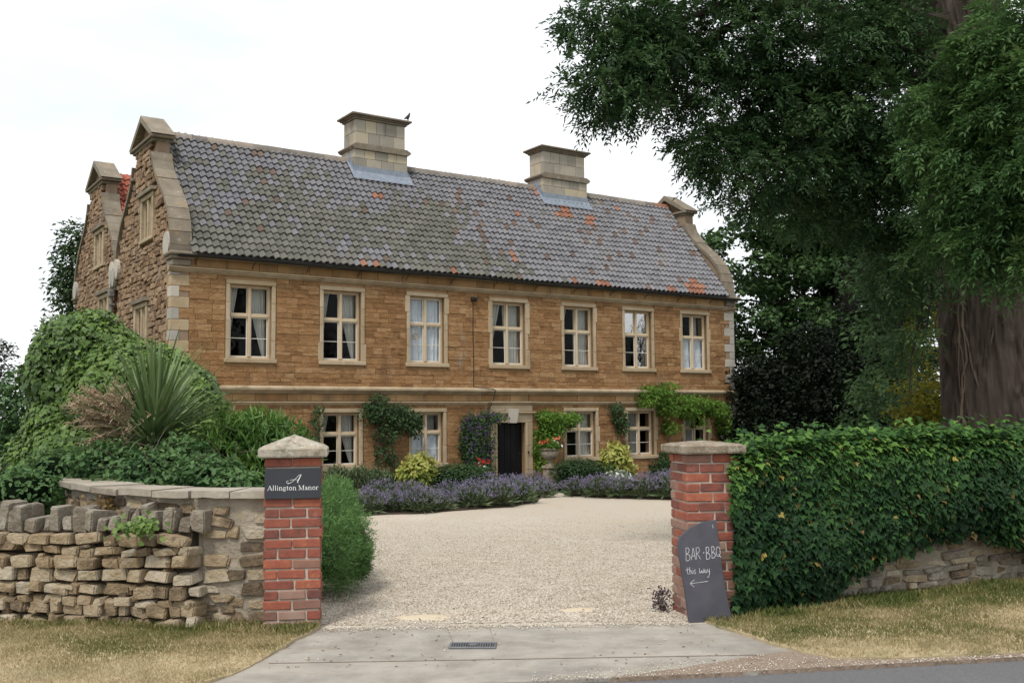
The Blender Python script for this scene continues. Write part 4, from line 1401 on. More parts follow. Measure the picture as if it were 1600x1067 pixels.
def rough_cap(parent, W, o, z0, z1, apex, m):
    """stone cap: slab with a worn edge and a hipped or flat top on a fine grid"""
    n = 16
    V, F = [], []
    def zt(a, b):
        d = 1 - max(abs(a), abs(b))
        return z1 + (apex - z1) * d
    for j in range(n + 1):
        for i in range(n + 1):
            a, b = i / n * 2 - 1, j / n * 2 - 1
            h = W / 2 + o
            wob = .006 * mnoise.noise(Vector((a * 3, b * 3, z0 * 9)))
            x, y = W / 2 + a * (h + wob), W / 2 + b * (h + wob)
            V.append((x, y, zt(a, b) + .005 * mnoise.noise(Vector((a * 5, b * 5, 2))) - (.008 if max(abs(a), abs(b)) > .99 else 0)))
    for j in range(n):
        for i in range(n):
            F.append((j * (n + 1) + i, j * (n + 1) + i + 1, (j + 1) * (n + 1) + i + 1, (j + 1) * (n + 1) + i))
    rim = [i for i in range(n + 1)] + [(j + 1) * (n + 1) - 1 for j in range(1, n + 1)] + [n * (n + 1) + i for i in range(n - 1, -1, -1)] + [j * (n + 1) for j in range(n - 1, 0, -1)]
    prev = rim
    for kk, zz in enumerate((z1 - .012, z0 + .012, z0)):
        cur = []
        for r_ in rim:
            x, y, z = V[r_]
            ex = 1.018 if kk < 2 else 1.0
            dx, dy = (x - W / 2) * ex, (y - W / 2) * ex
            q = .006 * mnoise.noise(Vector((x * 9, y * 9, zz * 9)))
            cur.append(len(V))
            V.append((W / 2 + dx + q, W / 2 + dy + q, zz + .004 * mnoise.noise(Vector((x * 7, y * 7, 1)))))
        for i in range(len(rim)):
            j = (i + 1) % len(rim)
            F.append((prev[i], cur[i], cur[j], prev[j]))
        prev = cur
    F.append(tuple(reversed(prev)))
    return obj('cap_stone', V, F, m, parent, .5, None, False)
rough_cap(pl_, .43, .042, PH, PH + .075, PH + .172, 'cap_stone')
PRC = (1.375, 8.16)
pr_, PH2 = pillar(PRC, R(8.5), 17, .0772, 'red brick gate pillar with flat weathered cap, half hidden by ivy and the slate', 6, .30)
rough_cap(pr_, .43, .050, PH2, PH2 + .072, PH2 + .100, 'cap_stone_brown')

# ------------------------------------------------------------------ writing: strokes laid as thin raised ribbons
def ribbon(mb, pts, w, y, n=0):
    """flat stroke in the local x-z plane at depth y; w = width or list of widths"""
    pts = [Vector((p[0], 0, p[1])) for p in pts]
    if not hasattr(w, '__len__'):
        w = [w] * len(pts)
    V = []
    for i, p in enumerate(pts):
        d = (pts[min(i + 1, len(pts) - 1)] - pts[max(i - 1, 0)]).normalized()
        s = Vector((-d.z, 0, d.x)) * w[i] / 2
        V += [(p.x + s.x, y, p.z + s.z), (p.x - s.x, y, p.z - s.z)]
    mb.add(V, [(2 * i, 2 * i + 1, 2 * i + 3, 2 * i + 2) for i in range(len(pts) - 1)], .5)
def arc(cx, cz, rx, rz, a0, a1, n=12):
    return [(cx + rx * math.cos(R(a0 + (a1 - a0) * i / n)), cz + rz * math.sin(R(a0 + (a1 - a0) * i / n))) for i in range(n + 1)]
T, t_ = .125, .055      # thick and thin stem widths, cap height 1
SERIF = {   # advance, strokes
    'A': (.80, [([(.06, 0), (.38, 1)], t_), ([(.36, 1), (.70, 0)], T), ([(.17, .33), (.56, .33)], t_), ([(-.04, .02), (.18, .02)], t_), ([(.56, .02), (.84, .02)], t_)]),
    'l': (.34, [([(.16, 0), (.16, 1.04)], .115), ([(.07, .02), (.25, .02)], .04), ([(.08, 1.0), (.16, 1.02)], .04)]),
    'i': (.34, [([(.16, 0), (.16, .66)], .115), ([(.07, .02), (.25, .02)], .04), ([(.07, .62), (.16, .64)], .04), ([(.15, .84), (.15, .97)], .14)]),
    'n': (.66, [([(.15, 0), (.15, .66)], T), ([(.03, .02), (.29, .02)], t_), ([(.03, .62), (.15, .64)], t_), ([(.15, .46)] + arc(.34, .46, .16, .19, 150, 0, 8) + [(.50, 0)], [.06] + [.07] * 4 + [.1] * 5 + [T]), ([(.38, .02), (.63, .02)], t_)]),
    'g': (.56, [(arc(.25, .44, .17, .20, 0, 360, 18), .085), ([(.40, .58), (.54, .64)], t_), ([(.15, .27), (.10, .15), (.20, .08), (.38, .07), (.46, .0), (.44, -.13), (.28, -.22), (.10, -.18), (.05, -.08), (.14, .05)], .075)]),
    't': (.40, [([(.17, .86), (.17, .12), (.22, .03), (.34, .06)], [T, T, .09, .05]), ([(.03, .63), (.34, .63)], t_)]),
    'o': (.60, [(arc(.29, .33, .21, .30, 0, 360, 20), .10)]),
    'M': (1.0, [([(.13, 0), (.13, 1)], t_), ([(.12, 1), (.48, .05)], T), ([(.48, .05), (.82, 1)], t_), ([(.82, 0), (.82, 1)], T), ([(.0, .02), (.27, .02)], t_), ([(.67, .02), (.97, .02)], t_), ([(.0, .98), (.14, .98)], t_), ([(.80, .98), (.97, .98)], t_)]),
    'a': (.54, [([(.09, .52), (.18, .63), (.30, .62), (.38, .50), (.38, .10), (.44, .03), (.52, .06)], [.09, .08, .08, T, T, .09, .05]), ([(.38, .38), (.18, .31), (.08, .18), (.14, .04), (.27, .05), (.38, .16)], .085)]),
    'r': (.46, [([(.15, 0), (.15, .66)], T), ([(.03, .02), (.30, .02)], t_), ([(.03, .62), (.15, .64)], t_), ([(.15, .46), (.24, .60), (.36, .63), (.42, .55)], [.06, .07, .08, .12])]),
    ' ': (.30, []),
}
sg = empty('name_sign', (0, 0, 0), 0)
sg.matrix_basis = Matrix.Translation((PLC[0], PLC[1], 0)) @ Matrix.Rotation(R(9.5), 4, 'Z')
tag(sg, 'dark slate sign reading Allington Manor fixed to the left pillar', 'sign')
SX0, SX1, SZ0, SZ1 = .004, .431, 1.005, 1.238
MB().bbox(SX0, SX1, -.026, -.006, SZ0, SZ1, .002).build('panel', 'sign_slate', sg)
txt = 'Allington Manor'
tot = sum(SERIF[c][0] for c in txt)
cw = .385 / tot
cur = (SX0 + SX1) / 2 - .385 / 2
yy = -.0268
mb = MB()
for c in txt:
    adv, strokes = SERIF[c]
    for pts, w in strokes:
        k = .0365
        ribbon(mb, [(cur + px * cw, SZ0 + .066 + pz * k) for px, pz in pts], [ww * .036 for ww in w] if hasattr(w, '__len__') else w * .036, yy)
        yy -= .00006
    cur += adv * cw
mb.build('lettering', 'sign_white', sg)
mb = MB()
mo = lambda L: [(SX0 + (a - 105) / 283 * (SX1 - SX0), SZ1 - (b - 198) / 156 * (SZ1 - SZ0)) for a, b in L]
for pts, w in (([(287, 231), (278, 233), (262, 248), (247, 264), (233, 273), (220, 275), (213, 270), (216, 263), (225, 262)], [.002, .003, .003, .003, .003, .003, .0025, .0025, .002]),
               ([(287, 231), (279, 247), (271, 262), (268, 270), (274, 273)], [.004, .007, .007, .006, .003]),
               ([(232, 259), (250, 256), (268, 257)], .0025), ([(213, 270), (222, 277), (236, 272)], .0025)):
    ribbon(mb, mo(pts), w, yy)
    yy -= .00006
mb.build('monogram', 'sign_white', sg)

# slate blackboard leaning on the right pillar
sl = empty('slate_board', (0, 0, 0))
bs = gnd(1103, 972)
SBY = 8.045
sl.matrix_basis = Matrix.Translation((at(1104, 970, SBY).x, SBY, .012)) @ Matrix.Rotation(R(9), 4, 'Z') @ Matrix.Rotation(R(-6.2), 4, 'X')
tag(sl, 'slate board chalked BAR BBQ this way, leaning on the right pillar', 'chalkboard')
K = 678.0
loc = lambda L: [((a - 290) / K, (1003 - b) / K) for a, b in L]
out = loc([(192, 1003), (186, 930), (180, 850), (172, 780), (164, 710), (156, 650), (154, 600), (158, 575), (168, 555), (190, 536), (215, 518), (245, 502), (275, 489), (305, 480), (340, 474), (374, 471), (378, 520), (381, 570), (386, 650), (393, 730), (402, 820), (412, 900), (428, 982), (424, 994), (380, 999), (330, 998), (270, 1001), (230, 1004)])
out = [(a + .0015 * random.uniform(-1, 1), b) for a, b in out]
n = len(out)
V = [(a, -.011, b) for a, b in out] + [(a, .011, b) for a, b in out] + [((a - .02) * .985 + .02, -.0135, (b - .4) * .99 + .4) for a, b in out]
F = [tuple(range(2 * n, 3 * n))] + [(i, (i + 1) % n, (i + 1) % n + 2 * n, i + 2 * n) for i in range(n)] + [(i + n, (i + 1) % n + n, (i + 1) % n, i) for i in range(n)] + [tuple(range(2 * n - 1, n - 1, -1))]
obj('slate', V, F, 'slate_board', sl, .5)
mb = MB()
yy = -.0145
CH = [  # chalk strokes, traced letter by letter
    [(196, 614), (195, 650), (193, 681)], [(194, 616), (208, 613), (214, 624), (208, 640), (196, 646)], [(196, 646), (212, 650), (217, 664), (210, 678), (194, 682)],
    [(222, 677), (229, 645), (236, 615)], [(236, 615), (241, 645), (246, 676)], [(226, 657), (243, 656)],
    [(252, 614), (252, 645), (251, 675)], [(252, 615), (265, 612), (271, 625), (265, 640), (253, 645)], [(256, 645), (266, 660), (273, 674)],
    [(290, 641), (295, 639), (294, 644), (290, 643)],
    [(307, 613), (307, 645), (306, 676)], [(307, 614), (319, 612), (324, 624), (318, 639), (308, 643)], [(308, 643), (323, 648), (328, 661), (321, 674), (306, 677)],
    [(338, 611), (338, 640), (337, 671)], [(338, 612), (349, 610), (353, 622), (348, 636), (339, 640)], [(339, 640), (353, 645), (357, 657), (351, 668), (337, 672)],
    [(373, 612), (364, 622), (362, 645), (367, 661), (377, 663), (384, 648), (384, 625), (378, 613), (372, 612)], [(374, 650), (381, 660), (388, 668)],
    [(196, 715), (197, 740), (201, 751)], [(186, 729), (206, 724)], [(209, 713), (211, 750)], [(210, 738), (216, 729), (221, 736), (222, 750)], [(228, 730), (229, 748)], [(227, 720), (229, 722)],
    [(243, 728), (236, 729), (235, 737), (242, 741), (241, 748), (234, 749)],
    [(263, 720), (265, 744), (271, 746), (276, 732), (280, 745), (287, 743), (289, 724)], [(302, 731), (295, 731), (292, 740), (296, 746), (302, 738), (303, 746)], [(308, 727), (310, 740), (317, 739)], [(319, 724), (318, 750), (312, 770), (303, 766)],
    [(307, 789), (270, 793), (210, 798)], [(233, 779), (220, 788), (208, 798), (219, 807), (229, 816)],
    [(351, 496), (353, 515)]]
chalk_of = ['chalk_letters'] * 9 + ['chalk_dot'] + ['chalk_letters'] * 8 + ['chalk_words'] * 11 + ['chalk_arrow'] * 2 + ['chalk_mark']
word_of = [0] * 9 + [1] + [2] * 8 + [3] * 7 + [4] * 4 + [5] * 2 + [6]
chm = {}
for si, s in enumerate(CH):
    mb = chm.setdefault(word_of[si], MB())
    pts = loc(s)
    # resample with a wavering hand
    q = []
    for i in range(len(pts) - 1):
        for k in range(3):
            f = k / 3
            q.append((pts[i][0] * (1 - f) + pts[i + 1][0] * f, pts[i][1] * (1 - f) + pts[i + 1][1] * f))
    q.append(pts[-1])
    ribbon(mb, q, [random.uniform(.0028, .0050) for _ in q], yy)
    yy -= .00005
for wi, mb in chm.items():
    mb.build(['chalk_lettering', 'chalk_dot', 'chalk_lettering', 'chalk_lettering', 'chalk_lettering', 'chalk_arrow', 'chalk_mark'][wi], 'chalk', sl)

# ================================================================== LEFT WALLS
wa, wb = Vector((-5.45, 8.58, 0)), Vector((-2.42, 7.90, 0))
dwl = (wb - wa).length
dw = empty('dry_stone_wall', wa, math.atan2(wb.y - wa.y, wb.x - wa.x))
tag(dw, 'low dry stone wall of rough buff stones with upright cope stones', 'stone wall')
core = MB().box(.0, dwl - .10, .09, .44, -.05, .74, .5).build('wall_core', 'wall_core', dw)
rw_ = random.Random(5)
pl = []
z = .0
row = 0
while z < .70:
    h = rw_.uniform(.068, .112)
    x = -.1 + rw_.uniform(-.1, .05)
    end = dwl + .0 - (.14 * z)
    while x < end - .03:
        w = rw_.choice((rw_.uniform(.08, .14), rw_.uniform(.13, .22), rw_.uniform(.17, .28)))
        if x + w > end:
            w = max(.10, end - x)
        hh = h * rw_.uniform(.80, 1.08)
        dz = .03 * mnoise.noise(Vector((x * 1.1, row * 2.3, 0)))
        pl.append(('field', rw_.randrange(24), 'wall_stone', MX((x + w / 2, .10 + rw_.uniform(-.025, .025), z + h / 2 + dz), (w * 1.01, .26, hh * 1.03), (rw_.gauss(0, .07), rw_.gauss(0, .085), rw_.gauss(0, .09)))))
        x += w + rw_.uniform(.0, .008)
    z += h * .97
    row += 1
for _ in range(110):      # small wedges pinned into the gaps
    x = rw_.uniform(0, dwl - .15)
    pl.append(('field', rw_.randrange(24), 'wall_stone', MX((x, .045 + rw_.uniform(-.02, .03), rw_.uniform(.03, .70)), (rw_.uniform(.04, .09), .12, rw_.uniform(.025, .05)), (rw_.gauss(0, .1), rw_.gauss(0, .25), rw_.gauss(0, .1)))))
x = -.1
while x < dwl - .08:
    w = rw_.uniform(.070, .135)
    hh = rw_.uniform(.12, .27)
    pl.append(('field', rw_.randrange(24), 'cope_stone', MX((x + w / 2, .17 + rw_.uniform(-.04, .04), .70 + hh / 2 + .035 * x / dwl), (w * 1.03, rw_.uniform(.22, .30), hh), (rw_.gauss(0, .06), rw_.gauss(0, .10), rw_.gauss(0, .10)))))
    x += w + rw_.uniform(0, .008)
pieces(pl, dw, 'stone', 300, 'wedge_stones')
# mortared wall curving back from the pillar, with flat coping
path = [Vector(p) for p in [(-1.915, 8.05), (-2.2, 8.06), (-2.5, 8.11), (-2.85, 8.24), (-3.2, 8.47), (-3.55, 8.80), (-3.9, 9.22), (-4.2, 9.70), (-4.42, 10.25)]]
mw = empty('garden_wall', (0, 0, 0))
tag(mw, 'mortared rubble wall with flat stone coping curving back from the left pillar', 'stone wall')
def offs(p, i, d):
    t = (p[min(i + 1, len(p) - 1)] - p[max(i - 1, 0)]).normalized()
    return p[i] + Vector((t.y, -t.x)) * d       # positive d = away from the camera side
V, F = [], []
for i in range(len(path)):
    a, b = path[i], offs(path, i, .34)
    for q, zz in ((a, -.1), (a, 1.0), (b, 1.0), (b, -.1)):
        V.append((q.x, q.y, zz))
for i in range(len(path) - 1):
    for k in range(3):
        F.append((i * 4 + k, (i + 1) * 4 + k, (i + 1) * 4 + k + 1, i * 4 + k + 1)[::-1])
F += [(0, 1, 2, 3), tuple((len(path) - 1) * 4 + k for k in (3, 2, 1, 0))]
mort = obj('mortar', V, F, 'old_mortar', mw, .5)
pl = []
for i in range(len(path) - 1):
    a, b = path[i], path[i + 1]
    d = (b - a)
    L = d.length
    ang_ = math.atan2(d.y, d.x)
    z = .02
    while z < .97:
        h = rw_.uniform(.055, .12)
        x = rw_.uniform(-.03, .03)
        while x < L - .04:
            w = min(rw_.uniform(.10, .26), L - x + .04)
            if rw_.random() < .94 and z + h < .99:
                c = a + d * ((x + w / 2) / L)
                nn = Vector((-d.y, d.x)).normalized()
                c = c + nn * rw_.uniform(-.068, -.040)
                pl.append(('field', rw_.randrange(24), 'wall_stone', MX((c.x, c.y, z + h / 2), (w * 1.02, .16, h * 1.0), (rw_.gauss(0, .08), rw_.gauss(0, .10), ang_ + rw_.gauss(0, .05)))))
            x += w + .012
        z += h + .010
pieces(pl, mw, 'stone', 300)
# coping slabs
cs = []
for i in range(len(path) - 1):
    n_ = 1
    a, b = path[i], path[i + 1]
    f0, f1 = offs(path, i, -.075), offs(path, i + 1, -.075)
    r0, r1 = offs(path, i, .40), offs(path, i + 1, .40)
    zz = 1.0 + .004 * (i % 2) + .004
    th = rw_.uniform(.042, .058)
    sh = .992
    def mixp(p, q, t):
        return (p.x + (q.x - p.x) * t, p.y + (q.y - p.y) * t)
    pts = []
    for t in (.012, .35, .7, .988):
        m_ = mixp(f0, f1, t)
        pts.append((m_[0] + rw_.gauss(0, .008), m_[1] + rw_.gauss(0, .012)))
    for t in (.988, .5, .012):
        pts.append(mixp(r0, r1, t))
    nP = len(pts)
    V = [(p[0], p[1], zz + rw_.gauss(0, .003)) for p in pts] + [(p[0], p[1], zz + th + rw_.gauss(0, .003)) for p in pts]
    F = [tuple(range(nP))[::1], tuple(range(2 * nP - 1, nP - 1, -1))] + [(k, (k + 1) % nP, (k + 1) % nP + nP, k + nP)[::-1] for k in range(nP)]
    obj('coping_slab', V, F, 'coping_slab', mw, rw_.random())

# ================================================================== RIGHT WALL WITH IVY
rdir_ = (WR1 - WR0).normalized()
RA = math.atan2(rdir_.y, rdir_.x)
RLEN = (WR1 - WR0).length
iw = empty('ivy_wall', WR0, RA)
tag(iw, 'rubble boundary wall thickly covered with glossy ivy beside the right pillar', 'ivy wall')
def s_of(px):
    t = (px - 800) / FPX - math.tan(ROLL) * 0
    return (t * WR0.y - WR0.x) / (rdir_.x - t * rdir_.y)
core = MB().box(.12, RLEN, .14, .50, -.08, 1.22, .5).build('mortar', 'old_mortar', iw)
pl = []
z = -.02
while z < .62:
    h = rw_.uniform(.045, .095)
    x = .15
    while x < 4.4:
        w = rw_.uniform(.10, .34)
        pl.append(('field', rw_.randrange(24), 'cope_stone' if rw_.random() < .55 else 'wall_stone', MX((x + w / 2, .205 + rw_.uniform(-.02, .02), z + h / 2), (w * 1.02, .18, h * 1.02), (rw_.gauss(0, .05), rw_.gauss(0, .07), rw_.gauss(0, .05)))))
        x += w + .008
    z += h
pieces(pl, iw, 'stone', 300)
low = [(s_of(a), b) for a, b in [(1130, -.03), (1170, .04), (1200, .10), (1235, .09), (1275, .05), (1304, .19), (1332, .28), (1360, .37), (1400, .44), (1440, .48), (1500, .56), (1560, .43), (1600, .33), (1680, .12)]]
low.append((9, 0))
top = [(s_of(a), b) for a, b in [(1125, 1.27), (1150, 1.27), (1175, 1.31), (1220, 1.36), (1300, 1.385), (1400, 1.40), (1600, 1.395)]] + [(9, 1.40)]
def interp(tab, s):
    if s <= tab[0][0]:
        return tab[0][1]
    for (a, b), (c, d) in zip(tab[:-1], tab[1:]):
        if s <= c:
            return b + (d - b) * (s - a) / (c - a)
    return tab[-1][1]
P, N, D, S, T = [], [], [], [], []
for _ in range(20000):
    s = random.uniform(-.06, RLEN + .1) if random.random() < .25 else random.uniform(-.06, 3.9)
    zl, zt = interp(low, s) + random.gauss(0, .035), interp(top, s) + .03 * fbm(s * 4, 0, 1) + random.gauss(0, .015)
    zz = random.uniform(zl, zt)
    lay = random.random()
    bulge = .06 * fbm(s * 2.2, zz * 2.2, 1, 4) + .12 * min(1, (zz - zl) / .3)
    up = max(0, (zz - (zt - .22)) / .22)
    y = .02 - bulge - .05 * lay + .22 * up * up * random.random()
    P.append((s, y, zz))
    N.append((random.gauss(0, .38), -.85 + .3 * up, .45 + .75 * up + random.gauss(0, .30)))
    D.append((random.gauss(0, .5), -.25 - .3 * up, -1 + .7 * up * random.random()))
    S.append(random.choice((random.uniform(.022, .045), random.uniform(.038, .066), random.uniform(.045, .082))))
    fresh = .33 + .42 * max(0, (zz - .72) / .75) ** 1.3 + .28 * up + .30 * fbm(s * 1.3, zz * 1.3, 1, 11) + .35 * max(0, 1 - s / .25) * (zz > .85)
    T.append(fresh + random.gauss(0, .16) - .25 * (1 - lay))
P, N, D, S, T = map(np.array, (P, N, D, S, T))
nt_ = 8000     # top surface
s_ = rng.uniform(-.03, RLEN, nt_)
tp = np.array([interp(top, a) for a in s_])
yt = rng.uniform(-.12, .55, nt_)
P2 = np.column_stack([s_, yt, tp + .02 + rng.normal(0, .025, nt_) + (rng.random(nt_) < .07) * rng.uniform(0, .14, nt_)])
N2 = np.column_stack([rng.normal(0, .4, nt_), rng.normal(-.35, .35, nt_), np.ones(nt_)])
D2 = np.column_stack([rng.normal(0, 1, nt_), rng.normal(-.4, .7, nt_), rng.normal(-.2, .4, nt_)])
dead = rng.random(len(P)) < .026
ob = np.argsort(-S * (P[:, 1] < .0) * (P[:, 0] < 3.3) * (P[:, 0] > 0) - rng.random(len(P)) * .004)[:300]
isob = np.zeros(len(P), bool)
isob[ob] = True
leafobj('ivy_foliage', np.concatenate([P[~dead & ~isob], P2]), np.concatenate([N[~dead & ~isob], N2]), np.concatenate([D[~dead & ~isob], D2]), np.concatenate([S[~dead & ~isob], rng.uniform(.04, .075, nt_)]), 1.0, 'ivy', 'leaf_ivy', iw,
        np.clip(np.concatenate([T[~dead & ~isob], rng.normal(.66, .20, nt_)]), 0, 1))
leafobj('dead_ivy_leaves', P[dead], N[dead], D[dead], S[dead], 1.0, 'ivy', 'leaf_ivy_dead', iw)
lp = [newmesh('ivy_leaf', *leafarr(np.zeros((1, 3)), np.array([[0, 0, 1.]]), np.array([[0, 1., 0]]), 1.0, 1.0, 'ivy')[:2], 'leaf_ivy', t) for t in np.linspace(0, 1, 14)]
for i in ob:
    o = bpy.data.objects.new('ivy_leaf', lp[int(np.clip(T[i], 0, .999) * 14)])
    link(o, iw)
    nn = Vector(N[i]).normalized()
    dd = Vector(D[i])
    dd = (dd - nn * dd.dot(nn)).normalized()
    xx = dd.cross(nn)
    m3 = Matrix((xx, dd, nn)).transposed()
    o.matrix_local = Matrix.Translation(P[i]) @ m3.to_4x4() @ Matrix.Scale(S[i], 4)
# ivy lapping round the pillar's right edge is the same plant: a short apron of leaves
V = []
# ================================================================== TREES
def noisy_line(a, b, n, amp, seed):
    a, b = Vector(a), Vector(b)
    L = (b - a).length
    out = []
    for i in range(n + 1):
        t = i / n
        w = Vector(mnoise.noise_vector(Vector((seed * 3.7, t * 3, seed)))) * amp * L * math.sin(math.pi * min(1, t * 1.0 + .0) * .9)
        out.append(a.lerp(b, t) + w)
    return out
def trunk_mesh(pts, rad, nseg, nring, ridge, seed):
    """trunk with furrowed bark in real relief"""
    pts = [Vector(p) for p in pts]
    V, F = [], []
    for j in range(nring + 1):
        t = j / nring * (len(pts) - 1)
        i = min(int(t), len(pts) - 2)
        f = t - i
        c = pts[i].lerp(pts[i + 1], f)
        r = rad[i] + (rad[i + 1] - rad[i]) * f
        for k in range(nseg):
            a = 2 * math.pi * k / nseg
            d = Vector((math.cos(a), math.sin(a), 0))
            q = Vector((d.x * r * 16, d.y * r * 16, c.z * 2.6 + seed))
            w = mnoise.noise(q + Vector(mnoise.noise_vector(q * .5)) * .7)
            h = 1 - abs(w) * 2.2
            big = mnoise.noise(Vector((d.x * 1.6, d.y * 1.6, c.z * .25 + seed))) * .10
            V.append(tuple(c + d * (r * (1 + big) + ridge * h)))
    for j in range(nring):
        for k in range(nseg):
            F.append((j * nseg + k, j * nseg + (k + 1) % nseg, (j + 1) * nseg + (k + 1) % nseg, (j + 1) * nseg + k))
    return V, F
def sprays(P, out, nl, length, lsize, lw, droop, kind='blade'):
    """compound leaves: a drooping stalk with paired leaflets. Returns arrays for leafarr and the spray index"""
    n = len(P)
    d = nrm(out + rng.normal(0, .55, (n, 3)) + np.array([0, 0, -droop]))
    side = nrm(np.cross(d, np.array([0, 0, 1.0]) + rng.normal(0, .25, (n, 3))))
    upv = np.cross(side, d)
    PP, NN, DD, SS, II = [], [], [], [], []
    L = length * rng.uniform(.7, 1.3, (n, 1))
    for k in range(nl):
        t = (k // 2 + .6) / (nl / 2)
        sg_ = -1 if k % 2 else 1
        pos = P + d * L * t + np.array([0, 0, -1]) * (L * t * t * .35)
        if k == nl - 1:
            dr = d + np.array([0, 0, -.4])
        else:
            dr = d * .75 + side * sg_ * .9 + np.array([0, 0, -.30])
        PP.append(pos)
        NN.append(upv + rng.normal(0, .35, (n, 3)))
        DD.append(dr + rng.normal(0, .18, (n, 3)))
        SS.append(lsize * rng.uniform(.75, 1.2, n))
        II.append(np.arange(n))
    return np.concatenate(PP), np.concatenate(NN), np.concatenate(DD), np.concatenate(SS), np.concatenate(II)
def blobpts(blobs, n):
    """blobs: (x, y, z, rx, ry, rz, weight) -> points and outward directions, denser to the skin, clumped"""
    w = np.array([b[6] * (b[3] * b[4] * b[5]) ** (2 / 3) for b in blobs])
    idx = rng.choice(len(blobs), n, p=w / w.sum())
    B = np.array([b[:6] for b in blobs])[idx]
    d = rdir(n)
    r = rng.uniform(.25, 1.0, (n, 1)) ** .45
    ph = np.array([mnoise.noise(Vector(x * 2.2 + i * 7.0)) for x, i in zip(d, idx)])[:, None]
    r = r * (1 + .34 * ph)
    return B[:, :3] + d * r * B[:, 3:6], nrm(d)
def branchlets(blobs, n, per, length, droop):
    """clumped foliage: short drooping branchlets, each strung with several leaf sprays"""
    P, O = blobpts(blobs, n)
    d = nrm(O + rng.normal(0, .5, (n, 3)) + np.array([0, 0, -droop * .4]))
    L = length * rng.uniform(.6, 1.35, (n, 1))
    PP, OO, II = [], [], []
    for k in range(per):
        t = (k + rng.random((n, 1))) / per - .55
        pos = P + d * L * t + np.array([0, 0, -1.0]) * L * (t + .55) ** 2 * droop * .7 + np.array([0, 0, .20]) * L * droop + rng.normal(0, .05, (n, 3)) * length
        PP.append(pos)
        OO.append(nrm(d * .6 + rng.normal(0, .75, (n, 3)) + np.array([0, 0, -.1])))
        II.append(np.arange(n))
    return np.concatenate(PP), np.concatenate(OO), np.concatenate(II), O
def tufts(blobs, n, per, rad):
    """clumped foliage: rounded tufts, leafiest on their upper side"""
    P, O = blobpts(blobs, n)
    R_ = rad * rng.uniform(.6, 1.4, (n, 1))
    PP, OO, II = [], [], []
    for k in range(per):
        d = rdir(n) + np.array([0, 0, .18]) + O * .25
        d = nrm(d)
        PP.append(P + d * R_ * rng.uniform(.3, 1, (n, 1)) ** .6 * np.array([1.1, 1.1, .62]))
        OO.append(nrm(d * np.array([1, 1, .6]) + O * .4 + rng.normal(0, .2, (n, 3))))
        II.append(np.arange(n))
    return np.concatenate(PP), np.concatenate(OO), np.concatenate(II), O
LOBE = .80
def pxb(x, y, Y, rx, ry=None, rz=None, w=1.0):
    """a crown lobe: where it stands (sight line and distance) and its half sizes in metres"""
    p = at(x, y, Y)
    ry = ry or rx
    rz = rz or rx
    return (p.x, p.y, p.z, rx * LOBE, ry * LOBE, rz * LOBE, w)

def lump(name, c, r, m, parent, amp=.12):
    n, k = 18, 12
    V, F = [], []
    for j in range(k + 1):
        th = math.pi * j / k
        for i in range(n):
            ph = 2 * math.pi * i / n
            d = Vector((math.sin(th) * math.cos(ph), math.sin(th) * math.sin(ph), math.cos(th)))
            s = 1 + amp * mnoise.noise(d * 2.5 + Vector(c))
            V.append((c[0] + d.x * r[0] * s, c[1] + d.y * r[1] * s, c[2] + d.z * r[2] * s))
    for j in range(k):
        for i in range(n):
            F.append((j * n + i, (j + 1) * n + i, (j + 1) * n + (i + 1) % n, j * n + (i + 1) % n))
    return obj(name, V, F, m, parent, .2, None, True)
# ------------------------------------------------------------------ the big tree behind the ivy wall
bt = empty('ash_tree', (7.35, 15.0, gz(7, 15)))
tag(bt, 'huge tree with furrowed brown trunk and drooping dark foliage at the right', 'tree')
o0 = Vector(bt.location)
tp_ = [(7.42, 15, -.7), (7.36, 15, .6), (7.30, 15, 1.6), (7.24, 15, 3.5), (7.05, 15.05, 5.2), (6.85, 15.1, 7.0), (6.7, 15.2, 9.5), (6.75, 15.3, 12.5)]
V, F = trunk_mesh([Vector(p) - o0 for p in tp_], [1.12, .96, .86, .80, .72, .62, .48, .30], 420, 250, .058, 2.0)
trunk = obj('trunk', V, F, 'bark', bt, .5, None, True)
# bare ivy stems climbing the trunk
for k in range(11):
    a0 = R(random.uniform(198, 335)) if k < 12 else R(random.uniform(170, 200))
    pts = []
    z0, z1 = random.uniform(-.4, 1.4), random.uniform(2.6, 5.6)
    for i in range(15):
        z = z0 + (z1 - z0) * i / 14
        r = float(np.interp(z, [-.7, .6, 1.6, 3.5, 5.2, 7], [1.16, 1.0, .90, .84, .76, .66])) + .015
        a = a0 + .35 * mnoise.noise(Vector((k * 3.1, z * .8, 0))) + .08 * mnoise.noise(Vector((k, z * 4, 5)))
        cx = float(np.interp(z, [-.7, 1.6, 3.5, 5.2, 7], [7.42, 7.30, 7.24, 7.05, 6.85]))
        pts.append(Vector((cx + r * math.cos(a), 15 + r * math.sin(a), z)) - o0)
    MB().tube(pts, [random.uniform(.012, .024) * (1.2 - .6 * i / 14) for i in range(15)], 5).build('ivy_stem', 'vine_bark', bt)
